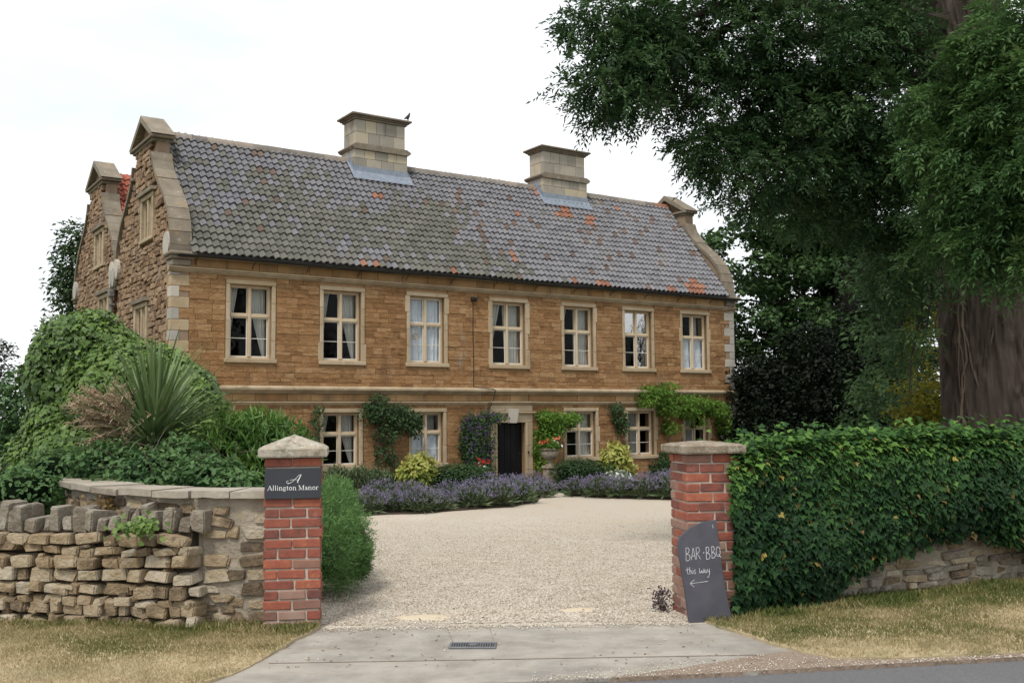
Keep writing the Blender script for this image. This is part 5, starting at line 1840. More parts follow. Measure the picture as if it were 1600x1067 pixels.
# limbs
limb = MB()
LIMB = [((6.95, 15, 6.0), at(1300, 120, 13.8)), ((6.95, 15, 6.2), at(1150, 60, 13.2)), ((6.9, 15, 7.2), at(960, 60, 12.9)), ((6.85, 15, 7.2), at(1010, 150, 13.0)), ((7.0, 15, 5.0), at(1380, 250, 13.6)), ((7.0, 15, 5.4), at(1190, 260, 13.6)),
        ((7.05, 14.6, 5.8), at(1520, 150, 11.2)), ((7.1, 14.6, 4.9), at(1560, 320, 11.0)), ((7.0, 14.8, 5.6), at(1440, 240, 12.2)), ((6.9, 15, 7.5), at(1110, 10, 14.0)), ((6.8, 15, 8.2), at(1250, -60, 14.5)), ((6.8, 15.1, 8.2), (10.5, 15, 9.5)), ((7.3, 15, 7.0), (10.8, 13.5, 7.0)), ((6.8, 15.2, 9.5), (5.5, 17, 12.5)), ((6.8, 15.2, 9.8), (8.0, 13.2, 13.5))]
ends = []
for k, (a, b) in enumerate(LIMB):
    a, b = Vector(a), Vector(b)
    pts = noisy_line(a, b, 9, .10, k + 2)
    for i, p in enumerate(pts):
        p.z += .9 * math.sin(math.pi * i / 9) * (b - a).length / 7
    limb.tube([p - o0 for p in pts], [.17 * (1 - i / 9) ** 1.1 + .018 for i in range(10)], 7)
    for j in range(13):
        i = random.randint(3, 8)
        s = pts[i]
        e = s + Vector((random.gauss(0, .3), random.gauss(0, .3), random.gauss(-.15, .3)))
        limb.tube([p - o0 for p in noisy_line(s, e, 4, .12, k * 20 + j)], [.026, .02, .016, .011, .006], 4)
for x, y0, y1, Y in [(1418, 330, 640, 14.2), (1440, 300, 560, 14.0), (1402, 380, 600, 14.6), (1462, 330, 520, 13.7), (1385, 300, 470, 14.3), (1340, 250, 380, 14), (1450, 200, 430, 13.6)]:
    a, b = at(x + 25, y0, Y), at(x, y1, Y)
    limb.tube([p - o0 for p in noisy_line(a, b, 8, .07, x)], [.030 - .003 * i for i in range(9)], 5)
limb.build('limbs', 'branch_bark', bt)
B = [pxb(925, 50, 12.8, .42, .6, .38), pxb(922, 135, 12.7, .36, .5, .26), pxb(975, 25, 12.9, .55, .7, .45), pxb(968, 110, 12.8, .50, .6, .42), pxb(942, 165, 12.8, .26, .4, .16), pxb(1010, 70, 13.0, .62, .8, .60), pxb(1005, 165, 12.9, .40, .5, .26),
     pxb(1075, 35, 13.3, .75, .9, .70), pxb(1085, 125, 13.3, .62, .8, .55), pxb(1160, 60, 13.5, .8, 1, .8), pxb(1100, 215, 13.4, .36, .5, .36), pxb(1095, 250, 13.6, .20, .4, .26), pxb(1170, 170, 13.6, .72, .9, .62),
     pxb(1150, 250, 13.6, .45, .7, .48), pxb(1255, 70, 13.8, .85, 1.1, .85), pxb(1265, 185, 13.7, .85, 1, .70), pxb(1225, 270, 13.8, .60, .8, .50), pxb(1350, 60, 14.0, .75, 1.1, .9), pxb(1345, 170, 13.9, .75, 1, .75), pxb(1310, 265, 14.0, .70, .9, .55),
     pxb(1115, 300, 13.7, .18, .3, .12, .7), pxb(1175, 310, 13.9, .36, .6, .22, .9), pxb(1270, 335, 14.2, .55, .7, .35, .8), pxb(1385, 255, 13.9, .50, .8, .70), pxb(1360, 340, 14.3, .45, .7, .50), pxb(1420, 330, 14.0, .35, .6, .60, .9),
     pxb(1435, 90, 14.0, .40, .6, .9, .6), pxb(1405, 420, 14.3, .30, .5, .60, .9), pxb(1450, 430, 13.7, .28, .4, .55, .9), pxb(1420, 520, 14.3, .28, .5, .55, .8), pxb(1395, 580, 14.8, .22, .4, .30, .6)]
Bn = [pxb(1575, 60, 10.8, .50, .7, .45), pxb(1600, 150, 10.5, .45, .6, .45), pxb(1545, 130, 11.2, .36, .5, .36), pxb(1490, 175, 11.6, .38, .5, .30), pxb(1450, 165, 11.9, .22, .4, .18), pxb(1530, 230, 11.0, .46, .6, .32), pxb(1460, 235, 11.6, .26, .4, .20), pxb(1590, 260, 10.6, .45, .6, .40),
      pxb(1510, 300, 11.2, .34, .5, .34), pxb(1580, 350, 10.8, .42, .5, .34), pxb(1545, 390, 11.0, .30, .4, .22), pxb(1605, 420, 10.6, .28, .4, .22), pxb(1490, 360, 11.8, .18, .3, .34, .8), pxb(1575, 430, 11.0, .16, .3, .14, .8)]
Bo = [(2.5, 13.5, 9.2, 2.2, 2, 1.4, .22), (5, 13.5, 9.6, 2.2, 2, 1.6, .22), (7, 15, 11.5, 3, 3, 2.5, .2), (10.3, 14.5, 8.5, 2.0, 2.2, 2.2, .25), (9.5, 12.6, 5.4, 1.8, 1.6, 1.8, .25), (6.2, 17.5, 9.5, 2.5, 1.5, 2.5, .15)]
Bo = [list(b) for b in Bo]
P, O, bi, BO = tufts(B + Bo, 1180, 16, .26)
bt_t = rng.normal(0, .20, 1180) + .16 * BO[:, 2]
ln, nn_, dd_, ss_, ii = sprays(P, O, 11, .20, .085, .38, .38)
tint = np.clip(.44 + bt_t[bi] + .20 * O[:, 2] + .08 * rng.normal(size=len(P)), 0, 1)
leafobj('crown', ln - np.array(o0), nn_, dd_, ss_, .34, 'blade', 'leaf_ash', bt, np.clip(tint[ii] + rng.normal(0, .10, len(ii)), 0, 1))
P, O, bi, BO = tufts(Bn, 260, 16, .22)
bt_t = rng.normal(0, .18, 260) + .18 * BO[:, 2]
ln, nn_, dd_, ss_, ii = sprays(P, O, 11, .20, .085, .38, .38)
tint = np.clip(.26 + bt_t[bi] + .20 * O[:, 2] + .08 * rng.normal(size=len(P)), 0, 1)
leafobj('near_boughs', ln - np.array(o0), nn_, dd_, ss_, .34, 'blade', 'leaf_ash_fresh', bt, np.clip(tint[ii] + rng.normal(0, .12, len(ii)), 0, 1))

LOBE = 1.0
# ------------------------------------------------------------------ other trees
def tree(name, label, base, trunk_pts, trunk_r, blobs, nleaf, lsize, lw, lkind, lm, limbs=(), group=None, droop=.3, trunk_mat='branch_bark', tmean=.45, cores=False, lscale=1.0):
    t = empty(name, base)
    tag(t, label, 'tree', group)
    b0 = Vector(base)
    tm = MB()
    tm.tube([Vector(p) - b0 for p in trunk_pts], trunk_r, 10)
    tm.build('trunk', trunk_mat, t, True)
    if limbs:
        lm_ = MB()
        for k, (a, b, r) in enumerate(limbs):
            lm_.tube([p - b0 for p in noisy_line(a, b, 7, .13, k + 31)], [r * lscale * (1 - .85 * i / 7) for i in range(8)], 6)
        lm_.build('limbs', trunk_mat, t)
    P, O, _, _ = tufts(blobs, nleaf // 12, 12, max(.22, lsize * 2.2))
    nleaf = len(P)
    N = O * .3 + rng.normal(0, .45, (nleaf, 3)) + np.array([0, 0, .7])
    D = O * .8 + rng.normal(0, .5, (nleaf, 3)) + np.array([0, 0, -droop])
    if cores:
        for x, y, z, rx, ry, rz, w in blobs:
            lump('foliage_core', Vector((x, y, z)) - b0, (rx * .66, ry * .66, rz * .66), 'deep_shade', t)
    clump = np.array([mnoise.noise(Vector(p * 1.3)) for p in P])
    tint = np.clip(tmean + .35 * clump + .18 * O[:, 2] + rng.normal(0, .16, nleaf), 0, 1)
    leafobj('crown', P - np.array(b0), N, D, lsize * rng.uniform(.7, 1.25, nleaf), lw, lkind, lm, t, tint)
    return t
Y = 41
sb = []
srs = random.Random(8)
for x, y, rx_, rz_, k in [(1175, 375, 60, 22, 7), (1240, 360, 60, 25, 8), (1320, 350, 70, 35, 10), (1400, 350, 70, 60, 12), (1190, 440, 60, 20, 8), (1265, 420, 55, 22, 8), (1345, 430, 60, 40, 9), (1175, 500, 50, 18, 6), (1225, 515, 45, 16, 5), (1290, 495, 45, 25, 6), (1355, 505, 50, 40, 8), (1185, 548, 40, 12, 4), (1250, 556, 40, 12, 4),
                         (1335, 560, 50, 35, 7), (1405, 470, 50, 70, 9), (1400, 570, 50, 50, 8), (1250, 290, 70, 45, 7), (1350, 250, 90, 70, 9), (1185, 325, 40, 22, 4), (1460, 420, 50, 90, 8), (1300, 180, 110, 80, 6)]:
    for _ in range(k):
        sb.append(pxb(x + srs.gauss(0, rx_ * .62), y + srs.gauss(0, rz_ * .75), Y + srs.uniform(-2.6, 2.6), srs.uniform(.45, 1.05), srs.uniform(.7, 1.3), srs.uniform(.28, .62)))
tb = at(1335, 690, Y)
tree('sycamore_tree', 'dark spreading tree with sky showing through, right of the house', (tb.x, tb.y, ZH), [Vector((tb.x, Y, ZH - .1)), at(1333, 600, Y), at(1322, 480, Y), at(1310, 380, Y), at(1330, 260, Y + .5), at(1340, 170, Y + 1)], [.6, .52, .44, .36, .26, .1], sb, 62000, .165, .95, 'maple', 'leaf_sycamore',
     [(at(1325, 520, Y), at(1180, 525, Y - 1), .085), (at(1322, 480, Y), at(1150, 470, Y - .6), .08), (at(1318, 450, Y), at(1160, 400, Y), .08), (at(1315, 420, Y), at(1200, 365, Y), .08), (at(1328, 565, Y), at(1200, 562, Y - 1), .06), (at(1320, 470, Y), at(1400, 400, Y + .6), .09), (at(1312, 400, Y), at(1250, 300, Y + 1), .08), (at(1322, 500, Y), at(1390, 480, Y), .07)], 'trees behind the ivy wall', lscale=1.7)
# dark evergreens filling the ground below
for px_, py_, Y, rx_, rz_, lab in [(1197, 645, 37, 1.35, 1.7, 'near-black evergreen bush against the right end of the house'), (1275, 628, 36, 1.9, 2.3, 'near-black evergreen bush under the spreading tree'), (1365, 615, 34, 2.0, 2.8, 'tall near-black evergreen bush behind the middle of the ivy wall')]:
    p = at(px_, py_, Y)
    base = (p.x, Y, ZH)
    bl = [(p.x, Y, p.z, rx_, 1.3, rz_, 1), (p.x - .5, Y - .4, ZH + .8, rx_ * .95, 1.2, 1.4, 1), (p.x + .6, Y - .3, ZH + .7, rx_ * .9, 1.2, 1.3, 1), (p.x - .2, Y, p.z + rz_ * .6, rx_ * .6, 1, rz_ * .6, 1), (p.x + rx_ * .8, Y, p.z - .8, rx_ * .8, 1, 1.2, 1)]
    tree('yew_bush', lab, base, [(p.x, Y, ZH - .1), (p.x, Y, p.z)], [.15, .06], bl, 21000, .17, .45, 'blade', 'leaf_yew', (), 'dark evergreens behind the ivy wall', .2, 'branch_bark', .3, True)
p = at(1160, 585, 40)
tree('pale_tree', 'small pale green tree beyond the right corner of the house', (p.x, 40, ZH), [(p.x, 40, ZH - .1), (p.x, 40, p.z)], [.15, .05], [(p.x, 40, p.z, .95, 1, 1.2, 1), (p.x + .5, 40, p.z - 1.1, 1.2, 1, 1.2, 1), (p.x - .7, 40, p.z - .9, 1, 1, 1, 1)], 5000, .19, .6, 'oval', 'leaf_far', tmean=.55)
p = at(1452, 632, 17.6)
tree('golden_shrub', 'golden yellow-green shrub glowing left of the big trunk', (p.x, 17.6, gz(0, 17.6)), [(p.x, 17.6, -.6), (p.x, 17.6, p.z)], [.08, .03], [(p.x, 17.6, p.z, .58, .5, .50, 1), (p.x + .1, 17.6, p.z - .7, .6, .5, .7, 1), (p.x + .25, 18.6, p.z + .75, .22, .3, .40, .7), (p.x + .32, 18.6, p.z + 1.5, .16, .3, .4, .5)], 4600, .085, .6, 'oval', 'leaf_yellow', tmean=.4)
p = at(1600, 520, 19)
tree('golden_shrub', 'golden shrub showing past the right side of the big trunk', (p.x + .3, 19, gz(0, 19)), [(p.x + .3, 19, -.6), (p.x + .3, 19, p.z)], [.08, .03], [(p.x + .3, 19, p.z, .6, .5, .8, 1), (p.x + .3, 19, p.z - 1.4, .7, .6, .9, 1)], 2600, .085, .6, 'oval', 'leaf_yellow', tmean=.4)
p = at(1424, 560, 19.5)
tree('slender_tree', 'slender bare-stemmed tree between the dark evergreens and the big trunk', (p.x, 19.5, gz(0, 19.5)), [(p.x + .02, 19.5, -.6), (p.x + .02, 19.5, 1.4), at(1421, 560, 19.5), at(1420, 480, 19.5), at(1426, 380, 19.5)], [.085, .075, .065, .05, .03], [pxb(1400, 420, 19.5, .9, .9, .9), pxb(1450, 380, 19.7, .8, .8, .8), pxb(1385, 520, 19.3, .6, .6, .6, .8), pxb(1440, 470, 19.8, .6, .7, .9, .8), pxb(1385, 610, 19.3, .5, .6, .55, .9), pxb(1370, 650, 19, .5, .6, .5, .9)], 8500, .12, .5, 'blade', 'leaf_ash', (), None, .5, 'vine_bark', .5)
# left background
p = at(112, 450, 46)
tree('poplar_tree', 'tall thin tree beyond the left end of the house', (p.x, 46, ZH), [(p.x, 46, ZH), (p.x, 46, p.z + 2)], [.25, .05], [pxb(122, 405, 46, .75, .8, 1.2), pxb(108, 440, 46, .6, .8, 1.1), pxb(120, 480, 46, .7, .8, 1.2), pxb(100, 525, 46, .8, .8, .9), pxb(82, 530, 46, .5, .6, .7, .7), pxb(118, 370, 46, .4, .5, .7, .7), pxb(130, 540, 46, 1, 1, 1.2)], 5200, .26, .45, 'blade', 'leaf_far', tmean=.35)
p = at(2, 650, 19)
tree('dark_conifer', 'dark conifer cut off by the left edge of the picture', (p.x - .1, 19, gz(0, 19)), [(p.x - .1, 19, -.6), (p.x - .1, 19, p.z + .8)], [.1, .03], [(p.x - .15, 19, p.z - .6, .45, .5, 1.0, 1), (p.x - .1, 19, p.z + .3, .33, .4, .85, 1), (p.x - .12, 19, p.z + 1.0, .18, .25, .42, .8), (p.x - .6, 19, p.z - .2, .5, .5, 1.2, 1)], 7000, .10, .35, 'blade', 'leaf_yew', tmean=.8)
p = at(38, 660, 17.5)
tree('hedgerow_shrub', 'loose green shrub between the dark conifer and the ivy mound', (p.x, 17.5, gz(0, 17.5)), [(p.x, 17.5, -.5), (p.x, 17.5, p.z)], [.06, .03], [(p.x, 17.5, p.z + .1, .38, .5, .75, 1), (p.x - .1, 17.5, p.z - .8, .6, .6, .8, 1), (p.x - .12, 17.5, p.z + .55, .2, .3, .35, .7), (p.x + .3, 17.4, p.z - .3, .35, .4, .7, .8)], 4800, .10, .6, 'oval', 'leaf_bramble', tmean=.45)

# ================================================================== GARDEN
# ivy mound: old stump and ruin smothered in ivy behind the curved wall
def m_at(x, y, Y, rx, ry, rz):
    p = at(x, y, Y)
    return ((p.x, p.y, p.z), (rx, ry, rz))
im = empty('ivy_mound', (-5.4, 14, gz(-5, 14)))
tag(im, 'tall rounded mass of ivy in front of the left gable', 'ivy')
IB = [m_at(135, 590, 14.2, .80, .8, .90), m_at(215, 625, 13.8, .92, .85, .78), m_at(285, 650, 13.2, .56, .6, .60), m_at(115, 690, 14.0, .58, .7, .85), m_at(180, 730, 13.6, 1.35, .8, .8), m_at(310, 720, 12.9, .62, .6, .5)]
Ps, Ns = [], []
o0 = np.array(im.location)
for c, r in IB:
    lump('ivy_core', Vector(c) - im.location, [k * .86 for k in r], 'deep_shade', im)
    P, N = shell(c, r, int(6200 * (r[0] * r[2] / .6)), .90, 1.06, -.75, .16, 2.4)
    Ps.append(P)
    Ns.append(N)
P, N = np.concatenate(Ps), np.concatenate(Ns)
ok = np.ones(len(P), bool)
for c, r in IB:
    ok &= ((((P - np.array(c)) / np.array(r)) ** 2).sum(1) > .72)
P, N = P[ok], N[ok]
nn = len(P)
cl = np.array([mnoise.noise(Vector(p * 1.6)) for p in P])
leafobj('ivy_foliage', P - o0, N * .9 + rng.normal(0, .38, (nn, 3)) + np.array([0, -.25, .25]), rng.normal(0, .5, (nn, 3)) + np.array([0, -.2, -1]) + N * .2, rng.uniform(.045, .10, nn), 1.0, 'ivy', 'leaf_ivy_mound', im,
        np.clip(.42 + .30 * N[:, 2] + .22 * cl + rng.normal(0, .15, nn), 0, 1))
# cordyline
cp = at(240, 684, 11.0)
cz0 = gz(0, 11.0)
cd = empty('cordyline', (cp.x, 11.0, cz0))
tag(cd, 'spiky sword-leaved cordyline rising behind the curved wall', 'plant')
MB().tube([(0, 0, -.05), (.02, 0, .6), (0, 0, cp.z - cz0)], [.09, .075, .07], 9).build('stem', 'branch_bark', cd)
def sword(d, L, w, droop, t):
    """long channelled sword leaf as a bent strip"""
    d = Vector(d).normalized()
    side = d.cross(Vector((0, 0, 1)))
    side = side.normalized() if side.length > .05 else Vector((1, 0, 0))
    V = []
    n = 6
    for i in range(n + 1):
        f = i / n
        p = d * L * f + Vector((0, 0, -1)) * droop * L * f ** 2.6
        ww = w * (.55 + .9 * f if f < .35 else .87 * (1 - ((f - .35) / .65) ** 1.7) + .02)
        up = side.cross(d)
        V += [p - side * ww, p - up * ww * .35, p + side * ww]
    F = []
    for i in range(n):
        F += [(i * 3, i * 3 + 1, i * 3 + 4, i * 3 + 3), (i * 3 + 1, i * 3 + 2, i * 3 + 5, i * 3 + 4)]
    return V, F
hz = cp.z - cz0
for k in range(250):
    a = random.uniform(0, 6.283)
    el = R(random.choice((random.uniform(55, 88), random.uniform(22, 65), random.uniform(15, 50), random.uniform(0, 35))))
    d = (math.cos(a) * math.cos(el), math.sin(a) * math.cos(el), math.sin(el))
    L = random.uniform(1.02, 1.42) * (1.0 if el > R(25) else .85)
    V, F = sword(d, L, random.uniform(.017, .026), random.uniform(.02, .22) if el > R(45) else random.uniform(.05, .32), 0)
    o = obj('sword_leaf', V, F, 'leaf_cordyline', cd, random.random())
    o.location = (random.gauss(0, .02), random.gauss(0, .02), hz + random.uniform(-.12, .06))
# its faded flower plume
pm = empty('flower_plume', (0, 0, 0), 0, cd)
pc = at(205, 680, 10.7) - Vector(cd.location)
mbp = MB()
tipd = at(140, 612, 10.6) - at(205, 680, 10.7)
for k in range(120):
    d = (tipd.normalized() * 1.1 + Vector((random.gauss(0, .55), random.gauss(0, .45), random.gauss(.05, .5)))).normalized()
    s = pc + tipd * random.uniform(0, .55)
    L = random.uniform(.26, .52)
    pts = [s + d * L * f + Vector((0, 0, -.10 * f * f)) + Vector(mnoise.noise_vector(Vector((k, f * 3, 0)))) * .02 for f in (0, .3, .6, 1)]
    mbp.tube(pts, [.005, .009, .008, .003], 4)
    for q in range(26):
        f = random.uniform(.25, 1)
        b = s + d * L * f + Vector((0, 0, -.10 * f * f))
        e = b + (d * .7 + Vector((random.gauss(0, .7), random.gauss(0, .7), random.gauss(0, .7)))).normalized() * random.uniform(.03, .08)
        mbp.tube([b, (b + e) / 2 + Vector((0, 0, .006)), e], [.004, .005, .002], 3, cap=False)
mbp.tube([Vector((0, 0, hz)), pc * .6 + Vector((0, 0, hz * .4)), pc + tipd * .6], [.015, .012, .008], 5)
pmo = mbp.build('plume_branches', 'panicle', cd)
bpy.data.objects.remove(pm)

def bush(name, label, cat, base, blobs, n, lsize, lw, lkind, lm, group=None, up=.3, spread=.5, tmean=.45, droop=.2, core='deep_shade', corek=.66, extra=None, updir=0.0):
    t = empty(name, base)
    tag(t, label, cat, group)
    b0 = np.array(base)
    Ps, Ns = [], []
    tot = sum(r[0] * r[2] for c, r in blobs)
    for c, r in blobs:
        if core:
            lump('foliage_core', Vector(c) - Vector(base), [k * corek for k in r], core, t)
        P, N = shell(c, r, int(n * r[0] * r[2] / tot), .80, 1.10, -.8, .25, 2.6)
        Ps.append(P)
        Ns.append(N)
    P, N = np.concatenate(Ps), np.concatenate(Ns)
    m = len(P)
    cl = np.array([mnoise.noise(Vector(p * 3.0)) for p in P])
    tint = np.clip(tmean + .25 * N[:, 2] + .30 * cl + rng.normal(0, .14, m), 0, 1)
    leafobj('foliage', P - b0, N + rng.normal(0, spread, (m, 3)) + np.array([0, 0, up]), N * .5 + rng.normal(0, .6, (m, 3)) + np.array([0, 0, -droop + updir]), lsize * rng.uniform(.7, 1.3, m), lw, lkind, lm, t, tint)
    if extra:
        em, en, es, ew = extra
        i = rng.choice(m, en, replace=False)
        leafobj('flowers', P[i] - b0 + N[i] * .03, N[i] + rng.normal(0, .3, (en, 3)), rng.normal(0, 1, (en, 3)), es * rng.uniform(.7, 1.3, en), ew, 'oval', em, t)
    return t
def B_(x, y, Y, rx, ry, rz):
    p = at(x, y, Y)
    return ((p.x, p.y, p.z), (rx, ry, rz))
# brambles and undergrowth behind the coping
bush('bramble', 'tangled bramble and undergrowth spilling over the curved wall below the cordyline', 'shrub', (-3.6, 10.2, gz(0, 10)),
     [B_(170, 728, 10.3, .34, .4, .22), B_(250, 735, 10.0, .40, .45, .20), B_(320, 742, 9.7, .34, .4, .17), B_(280, 715, 10.4, .30, .4, .20), B_(365, 758, 9.4, .22, .3, .12), B_(130, 735, 10.5, .25, .3, .22), B_(250, 768, 9.7, .75, .4, .18)], 9500, .060, .62, 'oval', 'leaf_bramble', tmean=.42, spread=.65, corek=.5, extra=('panicle', 70, .022, .9))
# long arching bramble shoots
sh = MB()
br = [o for o in bpy.data.objects if o.name.startswith('bramble')][0]
for k in range(26):
    s = at(random.uniform(150, 380), random.uniform(700, 755), random.uniform(9.4, 10.4))
    d = Vector((random.gauss(0, .6), random.gauss(-.3, .4), random.uniform(.3, .9))).normalized()
    L = random.uniform(.2, .45)
    sh = MB()
    sh.tube([s + d * L * f + Vector((0, 0, -.25 * L * f * f)) - Vector(br.location) for f in (0, .35, .7, 1)], [.004, .0035, .003, .0015], 4)
    sh.build('shoot', 'vine_bark', br)
bush('laurel_bush', 'bright green upright leafy bush just left of the name sign pillar', 'shrub', (-2.75, 11, gz(0, 11)),
     [B_(375, 700, 11.0, .36, .4, .34), B_(430, 705, 11.0, .36, .4, .30), B_(400, 690, 11.2, .36, .4, .30), B_(465, 720, 11.1, .20, .3, .22), B_(350, 740, 10.8, .30, .3, .30), B_(420, 770, 10.6, .55, .4, .36)], 5200, .125, .20, 'blade', 'leaf_laurel', tmean=.45, up=.0, spread=.8, updir=.95, droop=0)
for px_, py_, Y, rx_, rz_, lab in [(30, 770, 9.6, .42, .22, 'low leafy weeds behind the left end of the dry stone wall'), (95, 740, 10.4, .42, .26, 'dark ground cover between the ivy mound and the dry stone wall')]:
    p = at(px_, py_, Y)
    bush('weed_clump', lab, 'plant', (p.x, Y, gz(0, Y)), [((p.x, Y, p.z), (rx_, .35, rz_)), ((p.x - .2, Y + .1, .45), (rx_ * 1.2, .4, .5))], 2800, .055, .5, 'oval', 'leaf_bramble', 'undergrowth behind the walls', tmean=.45)
# dead ivy hanging under the coping, sprig of ivy on the dry wall
p = at(190, 795, 8.62)
t = empty('withered_creeper', (p.x, p.y, p.z))
tag(t, 'withered brown creeper clinging under the coping above the dry stone wall', 'creeper')
n = 900
P = np.column_stack([rng.normal(0, .12, n), rng.normal(-.02, .03, n), rng.normal(.0, .055, n)])
leafobj('dry_leaves', P, rng.normal(0, .6, (n, 3)) + np.array([0, -1, .3]), rng.normal(0, .6, (n, 3)) + np.array([0, 0, -1]), rng.uniform(.02, .04, n), .8, 'ivy', 'leaf_ivy_dead', t, rng.uniform(0, .45, n))
p = at(217, 822, 7.90)
t = empty('ivy_sprig', (p.x, p.y, p.z))
tag(t, 'small green ivy sprig growing out of the dry stone wall', 'ivy')
n = 150
P = np.column_stack([rng.normal(0, .085, n), rng.normal(-.03, .025, n), rng.normal(.0, .035, n)])
leafobj('ivy_foliage', P, rng.normal(0, .4, (n, 3)) + np.array([0, -1, .7]), rng.normal(0, .7, (n, 3)) + np.array([0, -.2, -.7]), rng.uniform(.028, .05, n), 1.0, 'ivy', 'leaf_ivy_mound', t, rng.uniform(.35, .95, n))
p = at(240, 790, 8.45)
t = empty('ivy_sprig', (p.x, p.y, p.z))
tag(t, 'little ivy tuft in the angle below the flat coping', 'ivy')
P = np.column_stack([rng.normal(0, .05, 60), rng.normal(-.02, .02, 60), rng.normal(.0, .03, 60)])
leafobj('ivy_foliage', P, rng.normal(0, .4, (60, 3)) + np.array([0, -1, .7]), rng.normal(0, .7, (60, 3)) + np.array([0, -.2, -.7]), rng.uniform(.03, .05, 60), 1.0, 'ivy', 'leaf_ivy_mound', t, rng.uniform(.2, .7, 60))

# feathery shrub inside the gate
ft = empty('feathery_shrub', (-1.75, 9.4, gz(0, 9.4)))
tag(ft, 'fine feathery bright green shrub behind the left pillar beside the gravel', 'shrub')
FB = [B_(520, 800, 10.2, .20, .35, .22), B_(540, 850, 9.8, .20, .35, .26), B_(515, 870, 9.3, .22, .3, .30), B_(552, 875, 9.7, .13, .25, .18), B_(525, 775, 10.6, .15, .3, .14), B_(500, 830, 9.7, .35, .35, .40)]
PP, NN, DD = [], [], []
for c, r in FB:
    lump('foliage_core', Vector(c) - ft.location, [k * .55 for k in r], 'leaf_box', ft)
    P, N = shell(c, r, 2800, .62, 1.22, -.9, .5, 2.5)
    PP.append(P)
    NN.append(N)
P, N = np.concatenate(PP), np.concatenate(NN)
P = np.repeat(P, 3, 0) + rng.normal(0, .008, (len(P) * 3, 3))
N = np.repeat(N, 3, 0)
m = len(P)
cl = np.array([mnoise.noise(Vector(p * 5.0)) for p in P])
leafobj('foliage', P - np.array(ft.location), rdir(m), N * .8 + rng.normal(0, .55, (m, 3)) + np.array([0, 0, .25]), rng.uniform(.03, .065, m), .085, 'blade', 'leaf_feather', ft, np.clip(.45 + .3 * cl + .2 * N[:, 2] + rng.normal(0, .14, m), 0, 1))

# flower beds
def bed(pts, z):
    obj_ = clip = sheet('flower_bed', pts, z, 'soil')
    tag(obj_, kind='structure')
def gq(x, y, z):
    p = gnd(x, y, z)
    return (p.x, p.y)
LZ = -.55
b1 = [gq(*p, LZ) for p in [(540, 806), (650, 802), (800, 791), (840, 783), (846, 772)]] + [tuple(hw(9.0, -.6)[:2]), tuple(hw(1.0, -.6)[:2]), tuple(hw(1.0, -6)[:2])]
bed(b1, -.537)
b2 = [gq(*p, LZ) for p in [(882, 772), (950, 778), (1045, 780)]] + [tuple(hw(14.5, -6.6)[:2]), tuple(hw(20.0, -5)[:2]), tuple(hw(20.0, -.6)[:2]), tuple(hw(11.6, -.6)[:2])]
bed(b2, -.537)
# lavender
def lavender_proto(seed):
    global rng
    t = empty('lavender_bush', (0, 0, 0))
    n = 2400
    P, N = shell((0, 0, .05), (.46, .46, .40), n, .25, 1.0, .02)
    leafobj('leaves', P, rdir(n), N + rng.normal(0, .35, (n, 3)) + np.array([0, 0, .8]), rng.uniform(.04, .09, n), .12, 'blade', 'leaf_lavender', t)
    n = 330
    d = rdir(n * 3)
    d = d[d[:, 2] > .22][:n]
    n = len(d)
    base = d * np.array([.16, .16, .10])
    L = rng.uniform(.42, .60, n)
    dirs = nrm(d * np.array([1.0, 1.0, .9]) + np.array([0, 0, .35]))
    tips = base + dirs * L[:, None]
    leafobj('stems', base + dirs * .12, rdir(n), dirs, L - .12, .014, 'blade', 'leaf_lavender', t)
    rep = 3
    tp2 = np.repeat(tips, rep, 0)
    dr = np.repeat(dirs, rep, 0)
    leafobj('flower_spikes', tp2 + rng.normal(0, .006, tp2.shape), rdir(len(tp2)), dr + rng.normal(0, .35, dr.shape), rng.uniform(.035, .075, len(tp2)), .26, 'blade', 'petal_lavender', t)
    return t
protos = [lavender_proto(i) for i in range(3)]
used = set()
def copytree(o):
    c = o.copy()
    COL.objects.link(c)
    for ch in o.children:
        k = ch.copy()
        COL.objects.link(k)
        k.parent = c
    return c
def put_lav(i, p, s, label, group):
    o = protos[i % 3]
    if i % 3 in used:
        o = copytree(o)
    used.add(i % 3)
    o.location = (p[0], p[1], LZ)
    o.rotation_euler = (0, 0, random.uniform(0, 6.28))
    s *= random.uniform(.80, 1.16)
    o.scale = (s, s, s * random.uniform(.88, 1.10))
    tag(o, label, 'lavender', group)
ordn = ['first', 'second', 'third', 'fourth', 'fifth', 'sixth', 'seventh', 'eighth', 'ninth', 'tenth']
fr_ = [(570, 806), (612, 804), (652, 802), (694, 799), (735, 796), (776, 792), (815, 787), (848, 780)]
k = 0
for i, (x, y) in enumerate(fr_):
    put_lav(k, gq(x + random.uniform(-7, 7), y - 2 + random.uniform(-3, 1), LZ), 0.84 if i < 4 else 0.95, ordn[i] + ' clump from the left in the front lavender row left of the door', 'lavender left of the door')
    k += 1
for i, (x, y) in enumerate([(596, 787), (640, 786), (705, 784), (760, 780), (800, 774), (832, 768)]):
    put_lav(k, gq(x, y, LZ), 0.84 if i < 3 else 0.98, ordn[i] + ' clump from the left in the rear lavender row left of the door', 'lavender left of the door')
    k += 1
for i, (x, y) in enumerate([(902, 774), (940, 776), (975, 777), (1012, 778), (1050, 779)]):
    put_lav(k, gq(x, y, LZ), 0.98, ordn[i] + ' clump from the left in the lavender row right of the door', 'lavender right of the door')
    k += 1
